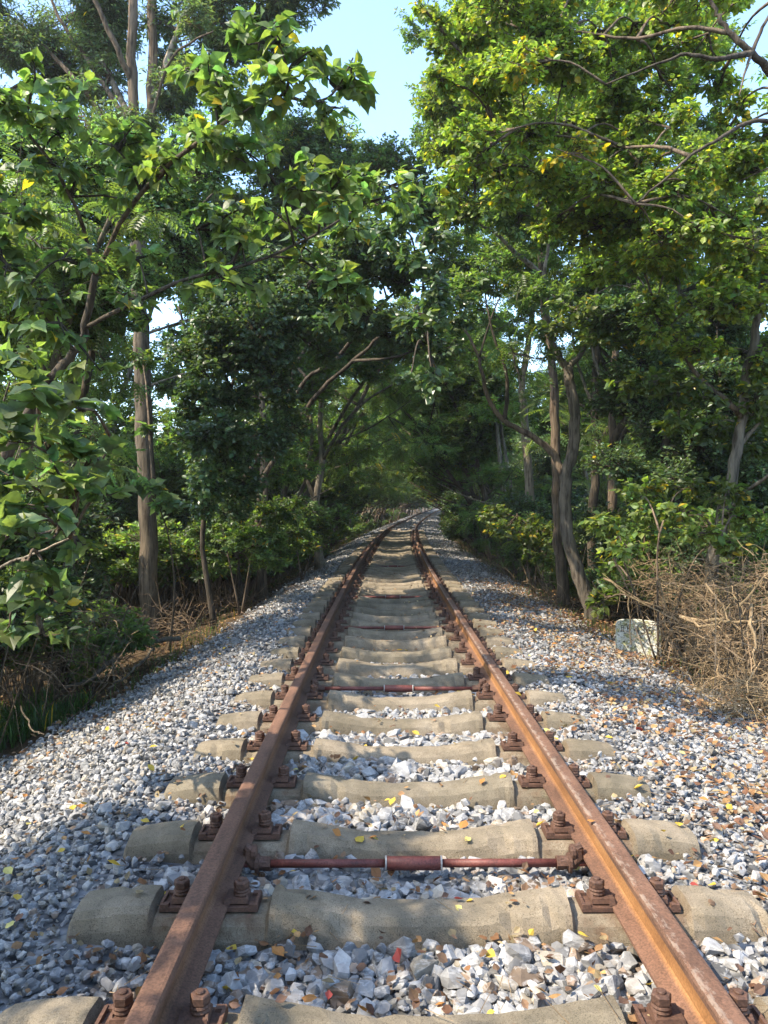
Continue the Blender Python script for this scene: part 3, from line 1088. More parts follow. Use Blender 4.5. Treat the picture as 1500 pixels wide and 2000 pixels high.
def mul(*a, k=1.0, **o):
    return (*a, 'broad', k * .66, dict(tint=1.05, flat=.75, per=7, **o))
hero("mulberry_tree", "large heart-leaved tree reaching out from the left edge, bright leaves against sky", b, MUL,
     [mul(535, 95, 4.5, 70, 55), mul(570, 150, 4.5, 60, 60), mul(640, 160, 4.6, 65, 55, k=.8), mul(685, 140, 4.6, 30, 30, k=.8), mul(440, 185, 4.65, 80, 55),
      mul(400, 130, 4.8, 60, 40, k=.6), mul(520, 215, 4.5, 60, 50), mul(640, 225, 4.6, 45, 35, k=.8), mul(395, 290, 4.8, 90, 45), mul(530, 340, 4.9, 90, 55),
      mul(640, 370, 5.2, 80, 60), mul(330, 330, 5.0, 60, 40), mul(100, 175, 5, 80, 40), mul(40, 230, 5, 80, 50), mul(130, 260, 5.1, 90, 45),
      mul(220, 280, 5.1, 70, 40), mul(50, 330, 5.1, 80, 45), mul(270, 340, 5.2, 80, 40), mul(160, 380, 5.3, 70, 35, k=.8), mul(60, 420, 5.2, 90, 40),
      mul(40, 500, 5, 80, 45), mul(150, 500, 5.3, 80, 35, k=.8), mul(270, 500, 5.4, 60, 30, k=.7), mul(380, 430, 5.3, 90, 40, k=.9), mul(470, 470, 5.3, 70, 45, k=.9),
      mul(440, 560, 5.3, 80, 35, k=.8), mul(250, 590, 5.3, 60, 35, k=.8), mul(60, 590, 5, 90, 40), mul(130, 650, 5, 80, 45), mul(580, 480, 5.5, 80, 60, k=.9),
      mul(660, 560, 5.6, 60, 70, k=.8), mul(720, 400, 6, 70, 70, k=.9), mul(780, 370, 6.5, 50, 50, k=.8), mul(-60, 400, 5, 80, 200, k=.8), mul(30, 690, 4.8, 60, 40)], DARK)

b = onground(-90, 1330, 4.9)
def lob(*a, k=1.0, **o):
    a = (a[0], a[1], a[2] * .86, a[3] * 1.05, a[4] * 1.05)
    return (*a, 'lobed', k * .42, dict(flat=.8, per=5, size=.82, tint=.88, **o))
hero("paper_mulberry_sapling", "young sapling with big pale lobed leaves low at the left edge", b,
     [([b] + PX((-60, 1150, 4.7), (0, 1000, 4.5), (60, 880, 4.3), (80, 790, 4.2)), .022, .007, BROWN),
      (PX((-30, 1080, 4.7), (110, 980, 4.4), (200, 900, 4.3), (215, 850, 4.3)), .012, .005, BROWN),
      (PX((-60, 1120, 4.7), (-20, 1000, 4.2), (-30, 900, 4)), .012, .005, BROWN),
      (PX((-60, 1180, 4.7), (0, 1110, 4.2), (60, 1085, 4.0), (140, 1050, 3.9)), .01, .005, PALE)],
     [lob(20, 720, 4.3, 60, 40), lob(-10, 830, 4.2, 60, 60), lob(120, 920, 4.1, 60, 40), lob(200, 960, 4.4, 40, 30), lob(70, 770, 4.2, 70, 40), lob(150, 800, 4.4, 55, 35), lob(90, 860, 4.2, 90, 40), lob(180, 880, 4.4, 55, 35), lob(30, 930, 4.0, 60, 45), lob(90, 985, 3.9, 80, 40),
      lob(150, 950, 4.2, 60, 40), lob(30, 1040, 3.8, 50, 50, k=.8), lob(110, 1040, 3.8, 60, 30, k=.8), lob(150, 1060, 4.2, 50, 30, k=.8), lob(50, 1110, 4.2, 70, 40, k=.7),
      lob(-30, 980, 4, 60, 120, k=.8), lob(80, 1235, 4.3, 45, 30, k=.8), lob(100, 1170, 4.4, 70, 50, k=.6), lob(20, 1200, 4.4, 50, 60, k=.6)], BROWN)
b = onground(330, 1230, 10.5)
hero("paper_mulberry_sapling", "slim sapling whose pale lobed leaf spray hangs across the big left trunk", b,
     [([b] + PX((340, 1150, 10.3), (330, 1050, 10), (300, 960, 9.5)), .02, .006, BROWN)],
     [(295, 950, 9.5, 40, 18, 'lobed', 1.1, dict(flat=.4, per=7)), (325, 985, 9.6, 30, 22, 'lobed', .8, dict(per=6)), (290, 840, 10, 20, 14, 'lobed', .7, dict(per=5)), (280, 700, 11, 28, 30, 'broad', .8)], BROWN)


def fill(cells, kind, k, d, **o):
    return [(px, py, d + random.uniform(-.7, .7), rx, ry, kind, k, dict(o)) for px, py, rx, ry in cells]


b = onground(120, 1230, 9.0)
hero("privet_tree", "dense dark small-leaved tree behind the heart-leaved branches at left", b,
     [([b] + PX((140, 1000, 9), (160, 800, 9), (200, 600, 9), (230, 400, 9)), .07, .03, DARK),
      (PX((160, 800, 9), (80, 600, 9), (20, 450, 9)), .04, .015, DARK), (PX((200, 600, 9), (330, 480, 8.8), (420, 380, 8.8)), .04, .012, DARK)],
     fill([(230, 330, 110, 60), (350, 350, 90, 60), (110, 330, 110, 60), (10, 350, 90, 70), (190, 430, 120, 60), (320, 450, 110, 60), (60, 450, 110, 70), (220, 530, 100, 60),
           (100, 560, 110, 70), (10, 600, 90, 80), (330, 540, 80, 60), (420, 470, 80, 60), (150, 660, 80, 60), (60, 720, 80, 60), (220, 620, 70, 50), (430, 350, 60, 50),
           (230, 290, 60, 40), (420, 300, 70, 45)], 'dark', .95, 8.6, size=.95, tint=1.6), DARK, M_GLOSS)

b = onground(420, 1190, 11.5)
hero("camphor_tree", "dark bushy tree filling the wall between the big left trunk and leaning stems", b,
     [([b] + PX((395, 1040, 11.5), (430, 930, 11.4), (425, 850, 11.3), (470, 700, 11), (500, 560, 10.8)), .045, .02, DARK),
      (PX((440, 850, 11.3), (380, 700, 11), (350, 600, 10.8)), .04, .015, DARK), (PX((470, 700, 11), (560, 600, 10.6), (620, 540, 10.4)), .04, .015, DARK)],
     fill([(400, 640, 80, 70), (480, 620, 90, 80), (570, 590, 90, 70), (640, 560, 80, 70), (375, 720, 50, 70), (440, 740, 90, 70), (530, 700, 80, 60), (540, 780, 70, 60), (520, 860, 70, 60), (420, 830, 90, 70),
           (400, 880, 60, 70), (370, 780, 40, 60), (440, 900, 80, 60), (600, 660, 70, 50), (540, 520, 90, 60), (640, 470, 80, 60), (460, 540, 80, 60), (410, 960, 60, 60), (470, 960, 70, 50)],
          'darkbig', .8, 10.6, size=.85), DARK, M_GLOSS)

b = onground(470, 1140, 14)
hero("leaning_tree", "dark double-stemmed tree leaning in over the track from the left wall", b,
     [([b] + PX((455, 1000, 14), (480, 930, 13.8), (530, 860, 13.5), (562, 800, 13.2), (600, 740, 13), (660, 700, 12.5)), .065, .03, DARK),
      ([b + np.array([.4, 0, 0])] + PX((505, 980, 13.8), (540, 890, 13.6), (585, 820, 13.4), (630, 760, 13.2), (690, 705, 12.8), (740, 660, 12.2)), .06, .028, DARK),
      (PX((562, 800, 13.2), (575, 720, 13.2), (620, 660, 13), (690, 620, 12.6)), .045, .015, DARK),
      (PX((690, 705, 12.8), (760, 700, 12), (830, 680, 11)), .03, .012, DARK), (PX((660, 700, 12.5), (740, 600, 11.5), (820, 540, 10.5)), .035, .012, DARK),
      (PX((600, 740, 13), (560, 690, 13.4), (540, 640, 13.4)), .03, .012, DARK)],
     fill([(740, 500, 80, 70), (680, 520, 70, 60), (800, 560, 70, 70), (720, 600, 80, 60), (640, 610, 70, 50), (840, 640, 50, 60), (760, 660, 60, 45), (700, 440, 70, 60)], 'darkbig', .75, 10.8, size=.95)
     + fill([(780, 450, 50, 60), (820, 500, 45, 60), (860, 580, 40, 50), (840, 720, 40, 40), (800, 620, 50, 50), (850, 460, 30, 40), (800, 740, 30, 20)], 'darkbig', .6, 8.6, size=1.25, per=6), DARK, M_GLOSS)
b = onground(512, 1090, 15)
hero("straight_tree", "straight dark trunk standing just behind the double leaning stems at left", b,
     [([b] + PX((515, 950, 15), (516, 850, 15), (512, 750, 15), (520, 620, 15), (560, 480, 15)), .10, .04, BROWN)],
     fill([(540, 480, 90, 70), (600, 400, 90, 70), (650, 330, 60, 60), (480, 420, 90, 70), (560, 320, 80, 60), (700, 370, 50, 60), (640, 280, 50, 40), (500, 560, 80, 60), (780, 320, 50, 45), (740, 300, 50, 40), (820, 380, 45, 50), (760, 400, 60, 50), (840, 450, 40, 45), (720, 330, 50, 40)], 'dark', .8, 14.5, size=1.3), BROWN)
b = onground(625, 1040, 19)
hero("multi_stem_tree", "pale slim tree with several stems rising from one foot left of the bend", b,
     [([b] + PX((618, 980, 19), (630, 900, 19), (625, 820, 19), (640, 740, 19), (690, 660, 18)), .11, .04, PALE),
      (PX((618, 985, 19), (600, 930, 19), (610, 860, 19), (600, 780, 19), (560, 680, 19)), .07, .03, GREY),
      (PX((630, 900, 19), (670, 830, 18.5), (720, 780, 18), (790, 740, 17.5)), .05, .02, GREY)],
     fill([(690, 620, 70, 60), (760, 700, 60, 40), (620, 640, 70, 60), (560, 640, 60, 60), (700, 700, 50, 40)], 'small', .6, 18.5, size=1.3), PALE)

# ------------------------------------------------------------------ trees one can tell apart, right of the line
b = onground(1165, 1215, 11.3)
hero("crooked_tree", "grey tree with an S-shaped trunk rising behind the marker stone", b,
     [([b] + PX((1138, 1140, 11.3), (1112, 1060, 11.3), (1104, 980, 11.3), (1108, 920, 11.3), (1121, 870, 11.3), (1122, 800, 11.3), (1112, 745, 11.3), (1108, 715, 11.3)), .104, .07, (.155, .13, .104)),
      (PX((1108, 720, 11.3), (1088, 690, 11.3), (1072, 650, 11.2), (1060, 560, 11), (1075, 450, 10.8)), .06, .02, GREY),
      (PX((1109, 718, 11.3), (1135, 690, 11.3), (1150, 640, 11.2), (1165, 560, 11)), .05, .018, GREY),
      (PX((1104, 960, 11.3), (1090, 900, 11.4), (1040, 852, 11.5), (985, 822, 11.5), (950, 770, 11.5), (935, 700, 11.5), (900, 630, 11.5)), .065, .018, BROWN),
      (PX((985, 822, 11.5), (990, 740, 11.4), (965, 660, 11.3), (950, 600, 11.3)), .035, .012, DARK),
      (PX((935, 700, 11.5), (960, 620, 11.4), (985, 560, 11.4)), .02, .008, DARK)],
     fill([(1090, 420, 80, 60), (1170, 520, 80, 60), (1000, 420, 70, 60), (1160, 620, 70, 40), (940, 560, 60, 50), (1080, 560, 60, 40), (1240, 560, 80, 50)], 'small', .6, 10.8, size=1.05)
     + fill([(1130, 600, 60, 30), (1190, 660, 70, 30), (1080, 640, 50, 30)], 'lime', .6, 10, size=1.0, tint=.8)
     + fill([(1010, 690, 60, 50), (960, 690, 50, 40)], 'pin', .5, 11.5), GREY)
b = onground(1105, 1190, 12.8)
hero("tall_tallow_tree", "tall dark trunk close behind the S-shaped tree, its top forked and pale", b,
     [([b] + PX((1092, 1060, 12.8), (1086, 900, 12.8), (1082, 750, 12.8), (1068, 640, 12.8), (1057, 560, 12.8), (1056, 480, 12.8), (1050, 410, 12.8), (1030, 350, 12.6)), .092, .045, BROWN),
      (PX((1056, 535, 12.8), (1010, 500, 12.6), (975, 465, 12.4), (935, 440, 12.2)), .05, .02, PALE),
      (PX((1052, 420, 12.8), (1075, 350, 12.6), (1110, 250, 12.4)), .04, .015, GREY)],
     fill([(900, 200, 70, 70), (960, 130, 80, 70), (930, 280, 80, 70), (1030, 220, 90, 70), (900, 380, 60, 60), (1000, 330, 90, 60), (1100, 330, 90, 70), (1120, 180, 90, 70), (870, 300, 40, 50),
           (1180, 280, 90, 70), (980, 420, 70, 40), (1060, 60, 90, 70), (960, 40, 80, 60), (880, 120, 40, 50)], 'tallow', .8, 11.2, size=1.2), BROWN)
b = onground(1036, 1060, 17.5)
hero("pale_tree", "slim pale sunlit trunk standing clear of the right wall at mid distance", b,
     [([b] + PX((1036, 1000, 17.5), (1030, 900, 17.5), (1022, 800, 17.5), (1020, 740, 17.5), (1034, 660, 17.5), (1040, 560, 17.5)), .12, .06, (.29, .24, .185)),
      (PX((1021, 760, 17.5), (1005, 700, 17.5), (990, 640, 17.5)), .05, .02, PALE)],
     fill([(1040, 560, 60, 50), (990, 600, 50, 50), (960, 800, 45, 25), (1000, 520, 60, 50), (880, 560, 45, 45), (930, 600, 45, 45), (870, 630, 40, 40), (910, 680, 45, 40), (850, 700, 40, 35), (950, 480, 50, 50), (890, 490, 45, 45)], 'small', .6, 17, size=1.3, tint=1.2), PALE)
for x_, d_, lab, col, top in ((1165, 14.2, "slender dark trunk right of the S-shaped tree with a low fork", DARK, 560), (1200, 13.2, "reddish brown trunk between the S-shaped tree and the dark thicket", BROWN, 600)):
    b = onground(x_ - 8, 1150, d_)
    hero("thicket_tree", lab, b,
         [([b] + PX((x_ - 6, 1000, d_), (x_, 880, d_), (x_ - 4, 760, d_), (x_ + 6, 650, d_), (x_ + 20, top, d_)), .10, .04, col),
          (PX((x_, 880, d_), (x_ + 45, 800, d_ - .5), (x_ + 90, 760, d_ - 1)), .055, .02, DARK), (PX((x_ - 4, 800, d_), (x_ - 40, 700, d_), (x_ - 50, 620, d_)), .035, .015, GREY)],
         fill([(x_ + 40, top - 20, 80, 60), (x_ + 110, 720, 60, 60), (x_ - 30, top + 10, 60, 50), (x_ + 70, 620, 80, 60)], 'dark', .7, d_, size=1.2), col)
b = onground(1375, 1235, 8.2)
hero("leaning_tree", "smooth grey trunk leaning right out of the dry brush near the right edge", b,
     [([b] + PX((1390, 1120, 8.2), (1412, 1020, 8.2), (1438, 900, 8.2), (1452, 810, 8.2), (1462, 720, 8.1), (1478, 620, 8), (1500, 480, 7.8)), .078, .036, (.155, .132, .105)),
      (PX((1450, 815, 8.2), (1410, 775, 8.1), (1360, 730, 8), (1320, 660, 7.8), (1280, 600, 7.6)), .035, .012, BROWN),
      (PX((1418, 1010, 8.2), (1460, 960, 7.8), (1500, 930, 7.5), (1550, 880, 7.3)), .025, .012, GREY),
      (PX((1440, 880, 8.2), (1480, 830, 8.2), (1520, 800, 8.2)), .03, .012, GREY)],
     fill([(1200, 420, 90, 60), (1290, 430, 90, 60), (1380, 420, 80, 60), (1210, 520, 90, 60), (1310, 500, 90, 60), (1470, 560, 80, 60), (1400, 600, 90, 50), (1330, 560, 80, 50), (1480, 680, 60, 50), (1400, 680, 70, 40), (1280, 640, 70, 40)], 'tallow', .9, 7.6, size=1.1, tint=.95)
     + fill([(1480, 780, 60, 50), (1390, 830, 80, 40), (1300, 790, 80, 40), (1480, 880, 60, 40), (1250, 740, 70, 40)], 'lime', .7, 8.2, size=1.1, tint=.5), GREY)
b = onground(1330, 1180, 10.5)
hero("ivy_clad_tree", "deeply shaded evergreen mass in the middle of the right wall", b,
     [([b] + PX((1320, 1000, 10.5), (1300, 880, 10.5), (1330, 760, 10.5), (1300, 640, 10.5)), .09, .04, DARK),
      (PX((1180, 900, 11.5), (1215, 830, 11), (1260, 770, 10.8), (1330, 730, 10.5), (1400, 700, 10.5)), .06, .03, DARK)],
     fill([(1230, 690, 80, 60), (1320, 700, 90, 60), (1400, 740, 80, 60), (1290, 780, 90, 60), (1370, 830, 90, 70), (1260, 860, 90, 60), (1200, 800, 70, 60), (1320, 920, 100, 60), (1220, 940, 80, 60),
           (1420, 900, 80, 70), (1460, 800, 70, 80), (1400, 630, 90, 60), (1300, 620, 90, 60), (1210, 610, 80, 50), (1480, 690, 70, 70), (1470, 960, 60, 60)], 'dark', .75, 10.4, size=1.1), DARK, M_GLOSS)
b = onground(1760, 1300, 6.4)
hero("chinese_tallow_tree", "yellow-green tree spreading from beyond the right edge, bare limbs against sky top right", b,
     [([b] + PX((1750, 1000, 6.4), (1720, 700, 6.4), (1680, 450, 6.4), (1640, 300, 6.4)), .13, .08, BROWN),
      (PX((1650, 330, 6.4), (1560, 210, 6.3), (1500, 145, 6.2), (1465, 108, 6.1), (1420, 70, 6.1), (1400, 40, 6.1), (1380, 0, 6.1)), .046, .012, DARK),
      (PX((1465, 108, 6.1), (1430, 115, 6.0), (1395, 120, 5.9), (1335, 112, 5.9), (1280, 130, 5.9), (1180, 170, 6)), .028, .006, DARK),
      (PX((1466, 106, 6.1), (1485, 60, 6.1), (1510, 10, 6.1), (1530, -60, 6.1)), .018, .008, DARK),
      (PX((1462, 112, 6.1), (1450, 150, 6.0), (1440, 190, 5.9)), .014, .005, BROWN),
      (PX((1680, 450, 6.4), (1580, 270, 6.3), (1500, 241, 6.2), (1450, 245, 6.1), (1400, 275, 6.0), (1345, 308, 6.0), (1305, 345, 6.0), (1240, 400, 6.1)), .026, .007, DARK),
      (PX((1420, 70, 6.1), (1340, 60, 6.2), (1240, 80, 6.4), (1130, 70, 6.6), (1010, 60, 6.8)), .02, .008, BROWN),
      (PX((1345, 308, 6.0), (1290, 290, 6.2), (1200, 290, 6.5), (1100, 270, 6.8), (980, 280, 7)), .018, .008, BROWN)],
     fill([(910, 70, 60, 60), (980, 60, 80, 60), (1060, 60, 80, 60), (1010, 150, 90, 60), (930, 180, 70, 60), (1100, 150, 90, 60), (1180, 80, 60, 60), (1250, 60, 60, 50), (1200, 180, 80, 60),
           (1300, 60, 60, 40), (1290, 170, 70, 40), (930, 270, 80, 60), (1030, 250, 90, 60), (1130, 250, 90, 60), (1230, 270, 80, 60), (1320, 250, 60, 40), (960, 350, 80, 50), (1060, 350, 90, 60),
           (1160, 350, 90, 60), (1260, 370, 80, 60), (1350, 370, 80, 60), (1440, 350, 70, 60), (1490, 420, 60, 60), (1380, 460, 90, 50), (1280, 460, 80, 50), (1180, 450, 80, 50), (1080, 430, 60, 40),
           (1400, 170, 60, 40), (1470, 280, 60, 50), (1420, 230, 60, 40), (1390, 310, 60, 40), (1340, 120, 60, 40), (880, 160, 40, 40), (880, 330, 40, 50), (980, -40, 120, 60), (1150, -40, 120, 60), (1330, -30, 80, 50), (1420, 10, 40, 30), (1480, 500, 70, 50)], 'tallow', .72, 6.8, size=1.0)
     + [(1330, 330, 6.3, 70, 60, 'tallow', .7), (1430, 420, 6.3, 70, 60, 'tallow', .7), (1240, 330, 6.5, 70, 60, 'tallow', .7), (830, 25, 6.2, 26, 22, 'tallow', .5, dict(per=5)), (860, 60, 6.3, 30, 30, 'tallow', .6), (1040, 120, 6, 70, 50, 'tallow', .5, dict(yellow=.2)), (1110, 300, 6.2, 60, 30, 'tallow', .5, dict(yellow=.3))], BROWN)
for lab, x0, d0, cells, col in (
        ("pale green crown rising behind the yellow-green foliage at upper right", 1250, 14.5, [(x, y, 90, 80) for x in range(900, 1400, 110) for y in range(40, 640, 120)] + [(x, y, 80, 70) for x in (1430, 1510) for y in range(330, 640, 110)], (1, 1, 1)),
        ("light leafy crown behind the heart-leaved branches at upper left", 180, 15.5, [(x, y, 90, 80) for x in range(0, 640, 115) for y in range(300, 700, 115)] + [(x, y, 80, 60) for x in range(80, 600, 95) for y in (750, 840, 930)], (1, 1, 1))):
    b = onground(x0, 1180, d0)
    hero("backdrop_tree", lab, b, [([b] + PX((x0 + 10, 900, d0), (x0 - 20, 600, d0), (x0, 350, d0)), .11, .04, GREY), (PX((x0 + 10, 900, d0), (x0 + 120, 600, d0), (x0 + 170, 350, d0)), .06, .02, GREY),
          (PX((x0 - 10, 800, d0), (x0 - 140, 600, d0), (x0 - 220, 400, d0)), .06, .02, GREY)],
         fill(cells, 'small', .42, d0, size=1.25, tint=1.1), GREY)
for nm, lab, x0, y0, d0, cells, kd, kk, tn in (
        ("understory_bush", "shaded bush under the dark bushy tree left of the leaning stems", 470, 1140, 12.5, [(430, 1010, 60, 50), (500, 1030, 60, 50), (560, 1040, 50, 40), (460, 1080, 60, 40), (530, 1090, 50, 30), (420, 1080, 40, 45)], 'small', .7, .8),
        ("understory_bush", "green bush on the left just short of the pale multi-stemmed tree", 590, 1085, 16, [(570, 1010, 50, 40), (620, 1030, 40, 30), (600, 1060, 40, 25), (660, 1010, 40, 30)], 'bush', .7, .9),
        ("understory_bush", "dark bush at the left edge behind the pale lobed leaves", 60, 1240, 8.3, [(20, 1000, 70, 60), (100, 1060, 70, 60), (150, 1000, 50, 60), (40, 1120, 70, 50), (110, 1140, 50, 40)], 'dark', .6, 1.0),
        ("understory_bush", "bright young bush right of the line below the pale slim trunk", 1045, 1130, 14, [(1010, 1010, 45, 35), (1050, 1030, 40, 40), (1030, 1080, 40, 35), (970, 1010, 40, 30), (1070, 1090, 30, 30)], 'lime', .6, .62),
        ("understory_bush", "feathery bush spilling beside the second dark trunk at right", 990, 1080, 18, [(960, 960, 50, 40), (1000, 920, 50, 40), (930, 1010, 40, 30)], 'pin', .7, 1.0)):
    b = onground(x0, y0, d0)
    hero(nm, lab, b, [([b] + PX((cells[0][0], cells[0][1], d0)), .02, .006, BROWN), ([b] + PX((cells[1][0], cells[1][1], d0)), .02, .006, BROWN)],
         fill(cells, kd, kk, d0 - .3, tint=tn), BROWN, cat="bush", trunk_name="stems", crown_name="foliage", group="bushes under the trees")
# ------------------------------------------------------------------ the run of trees walling the line, built as a few kinds and copied
def proto_tree(name, seed, height, lean, stems, kind, k, size, bark, spread=1.0, low=.45, crown_r=1.5, leafm=None, nclump=34):
    """a tree at the origin leaning towards +x"""
    global RNG
    keep = RNG
    RNG = np.random.default_rng(seed)
    random.seed(seed)
    wood, crown = MB(), MB()
    ends = []
    for i in range(stems):
        a = random.uniform(0, 6.28)
        r0 = random.uniform(.055, .10) if stems > 1 else .13
        foot = np.array([math.cos(a) * .12, math.sin(a) * .12, -.15]) * (stems > 1)
        h = height * random.uniform(.72, 1.0)
        lx = lean * random.uniform(.5, 1.3)
        ly = random.uniform(-.9, .9) * spread
        P = [foot + np.array([0, 0, -.1 if stems == 1 else 0])]
        for q in (.15, .3, .5, .7, .88):
            P.append(foot + np.array([lx * q ** 1.5 + random.uniform(-.14, .14) * spread, ly * q + random.uniform(-.14, .14), h * (q - .12 * q * q * lean / 3)]))
        Q = limb(wood, P, r0, .022, bark, 8, .012, flare=True)
        ends.append(Q)
        for _ in range(5):
            j = random.randint(int(len(Q) * .3), len(Q) - 3)
            st = Q[j]
            d = np.array([random.uniform(-.5, 1.0) * max(lean, .6), random.uniform(-1, 1) * spread, random.uniform(.5, 1.3)])
            L = random.uniform(.9, 2.1)
            d = d / np.linalg.norm(d) * L
            B = limb(wood, [st, st + d * .5 + np.array([0, 0, -.1]), st + d], r0 * .38, .008, np.array(bark) * .85, 5, .03, sub=4)
            ends.append(B)
    allp = np.concatenate(ends)
    hi = allp[allp[:, 2] > height * low]
    tm, sz = KINDS[kind][0], KINDS[kind][1] * size
    area = sz * sz * (.36 if kind == 'pin' else .3)
    for _ in range(nclump):
        c = hi[RNG.integers(len(hi))] + RNG.normal(0, .35, 3) * np.array([1, 1, .6])
        R = np.array([random.uniform(.5, .95), random.uniform(.5, .95), random.uniform(.4, .75)]) * crown_r * .7
        n = int(k * 3.4 * math.pi * R[0] * R[2] / area)
        rt = allp[np.linalg.norm(allp - c, axis=1).argmin()]
        clump(crown, wood, c, R, n, kind, np.array(bark) * .7, size, rt, .85, random.uniform(.75, 1.25))
    RNG = keep
    root = thing(name, "x", "tree", (0, 0, -100))
    link("trunk", wood.mesh("trunk", M_BARK, True), root)
    link("crown", crown.mesh("crown", leafm or M_LEAF), root)
    return root


def proto_bush(name, seed, h, r, kind, k, size, bark, nclump=10, cat="shrub", leafm=None):
    global RNG
    keep = RNG
    RNG = np.random.default_rng(seed)
    random.seed(seed)
    wood, crown = MB(), MB()
    tm, sz = KINDS[kind][0], KINDS[kind][1] * size
    for i in range(nclump):
        a = random.uniform(0, 6.28)
        q = random.uniform(.1, .85) * r
        c = np.array([math.cos(a) * q, math.sin(a) * q, h * random.uniform(.25, .9)])
        P = [np.array([c[0] * .15, c[1] * .15, -.1]), np.array([c[0] * .5, c[1] * .5, c[2] * .55]), c]
        limb(wood, P, random.uniform(.008, .016), .004, bark, 5, .02, sub=3)
        R = np.array([random.uniform(.3, .55) * r, random.uniform(.3, .55) * r, random.uniform(.16, .28) * h])
        n = int(k * 3.4 * math.pi * R[0] * R[2] / (sz * sz * (.36 if kind in ('pin', 'lobed', 'lime') else .3)))
        clump(crown, wood, c, R, n, kind, bark, size, P[1], .7, random.uniform(.8, 1.25), 7)
    A = RNG.normal(0, r * .3, (40, 3)); A[:, 2] = -.05
    B = A * RNG.uniform(1, 2.2, (40, 1)); B[:, 2] = RNG.uniform(.2, .8, 40) * h
    wood.sticks(A, B, .006, .003, np.array(bark) * 1.2)
    RNG = keep
    root = thing(name, "x", cat, (0, 0, -100))
    link("stems", wood.mesh("stems", M_BARK, True), root)
    link("foliage", crown.mesh("foliage", leafm or M_LEAF), root)
    return root


PROTO = {
    'locust':  proto_tree("locust_tree", 11, 8.2, 3.0, 3, 'pin', .36, .9, GREY, crown_r=1.7, low=.32, nclump=26),
    'arching': proto_tree("arching_tree", 12, 7.2, 3.6, 4, 'small', .34, 1.05, BROWN, crown_r=1.6, low=.28, nclump=26),
    'slim':    proto_tree("slim_tree", 13, 9.0, 1.6, 2, 'small', .38, 1.1, PALE, crown_r=1.6, low=.4, nclump=24),
    'bushy':   proto_tree("bushy_tree", 14, 6.2, 1.2, 4, 'dark', .75, 1.25, DARK, crown_r=1.7, low=.2, leafm=M_GLOSS, nclump=40),
    'tall':    proto_tree("tall_tree", 15, 10.5, .6, 2, 'small', .7, 1.7, GREY, crown_r=2.4, low=.3, nclump=40),
}
SHRUB = {
    'bush': proto_bush("bush", 21, 1.5, .95, 'bush', .8, 1.0, BROWN),
    'weed': proto_bush("weedy_shrub", 22, .9, .7, 'small', .8, .9, (.2, .16, .11), 8),
    'pin':  proto_bush("feathery_shrub", 23, 1.3, .9, 'pin', .7, .9, GREY, 9),
    'dark': proto_bush("dark_shrub", 24, 1.9, 1.1, 'dark', .8, 1.15, DARK, 11, leafm=M_GLOSS),
}
random.seed(99)
used = set()


def place(table, kind, s, t, rz, label, group, scale=1.0):
    x, y = track(s, t)
    loc = (float(x), float(y), float(gz(s, t)) - .04)
    root = table[kind]
    if kind not in used:
        used.add(kind)
        root.location = loc; root.rotation_euler = (0, 0, rz); root.scale = (scale,) * 3
        root["label"] = label; root["group"] = group
        return root
    return dup(root, loc, rz, label, group, scale)


ADJ = {'locust': "feathery-leaved tree", 'arching': "arching many-stemmed tree", 'slim': "slim pale-barked tree", 'bushy': "dark bushy tree", 'tall': "tall leafy tree"}
cnt = {}
for side in (-1, 1):
    sd = "left" if side < 0 else "right"
    # front row: leans in over the line
    s = 17.5 if side < 0 else 20.5
    k = 0
    while s < 119:
        kind = random.choice(['locust', 'arching', 'arching', 'slim', 'locust'])
        t = side * random.uniform(2.9, 3.7)
        rz = (0 if side < 0 else math.pi) + heading(s) + random.uniform(-1.1, 1.1)
        if s < 75:
            lab = "%s, %s along the %s edge of the tunnel of trees" % (ADJ[kind], ORD[k], sd)
        else:
            lab = "distant tree closing the tunnel at the bend on the %s" % sd
        place(PROTO, kind, s, t, rz, lab, "trees walling the %s side of the track" % sd, random.uniform(.95, 1.25) if side < 0 and s > 22 else random.uniform(1.1, 1.4))
        k += 1
        s += random.uniform(2.2, 3.4) if s < 60 else random.uniform(2.4, 3.6)
    # second row
    s = 9 if side < 0 else 12.5
    k = 0
    while s < 104:
        kind = random.choice(['slim', 'bushy', 'locust', 'arching'])
        t = side * random.uniform(4.8, 6.6)
        rz = (0 if side < 0 else math.pi) + random.uniform(-1, 1)
        lab = "%s in the second row behind the %s edge of the tunnel" % (ADJ[kind], sd)
        sc_ = random.uniform(.8, 1.1) * (.9 if side < 0 else 1.1)
        if not (side < 0 and s < 13.5 and 60 < VPX + (t - CAMX) / s * FPX < 430):
          place(PROTO, kind, s, t, rz, lab, "second row of trees on the %s" % sd, sc_)
        k += 1
        s += random.uniform(2.2, 3.6) * (1 if s < 17 else 1.9)
    # back rows
    for t0, t1, s0_, step, kinds in ((8, 10, 8, 3.6 if side > 0 else 5.5, ['tall', 'bushy', 'slim'] if side > 0 else ['bushy', 'slim']), (12, 15, 8, 5.0, ['tall', 'bushy'] if side > 0 else ['bushy'])):
        s = s0_
        while s < 105:
            kind = random.choice(kinds)
            place(PROTO, kind, s, side * random.uniform(t0, t1), random.uniform(0, 6.28), "%s far back in the wood on the %s" % (ADJ[kind], sd), "trees deep in the wood on the %s" % sd, random.uniform(.9, 1.2) * (.8 if side < 0 else 1))
            s += step * random.uniform(.8, 1.3) * (1 if s < 20 else 1.7)
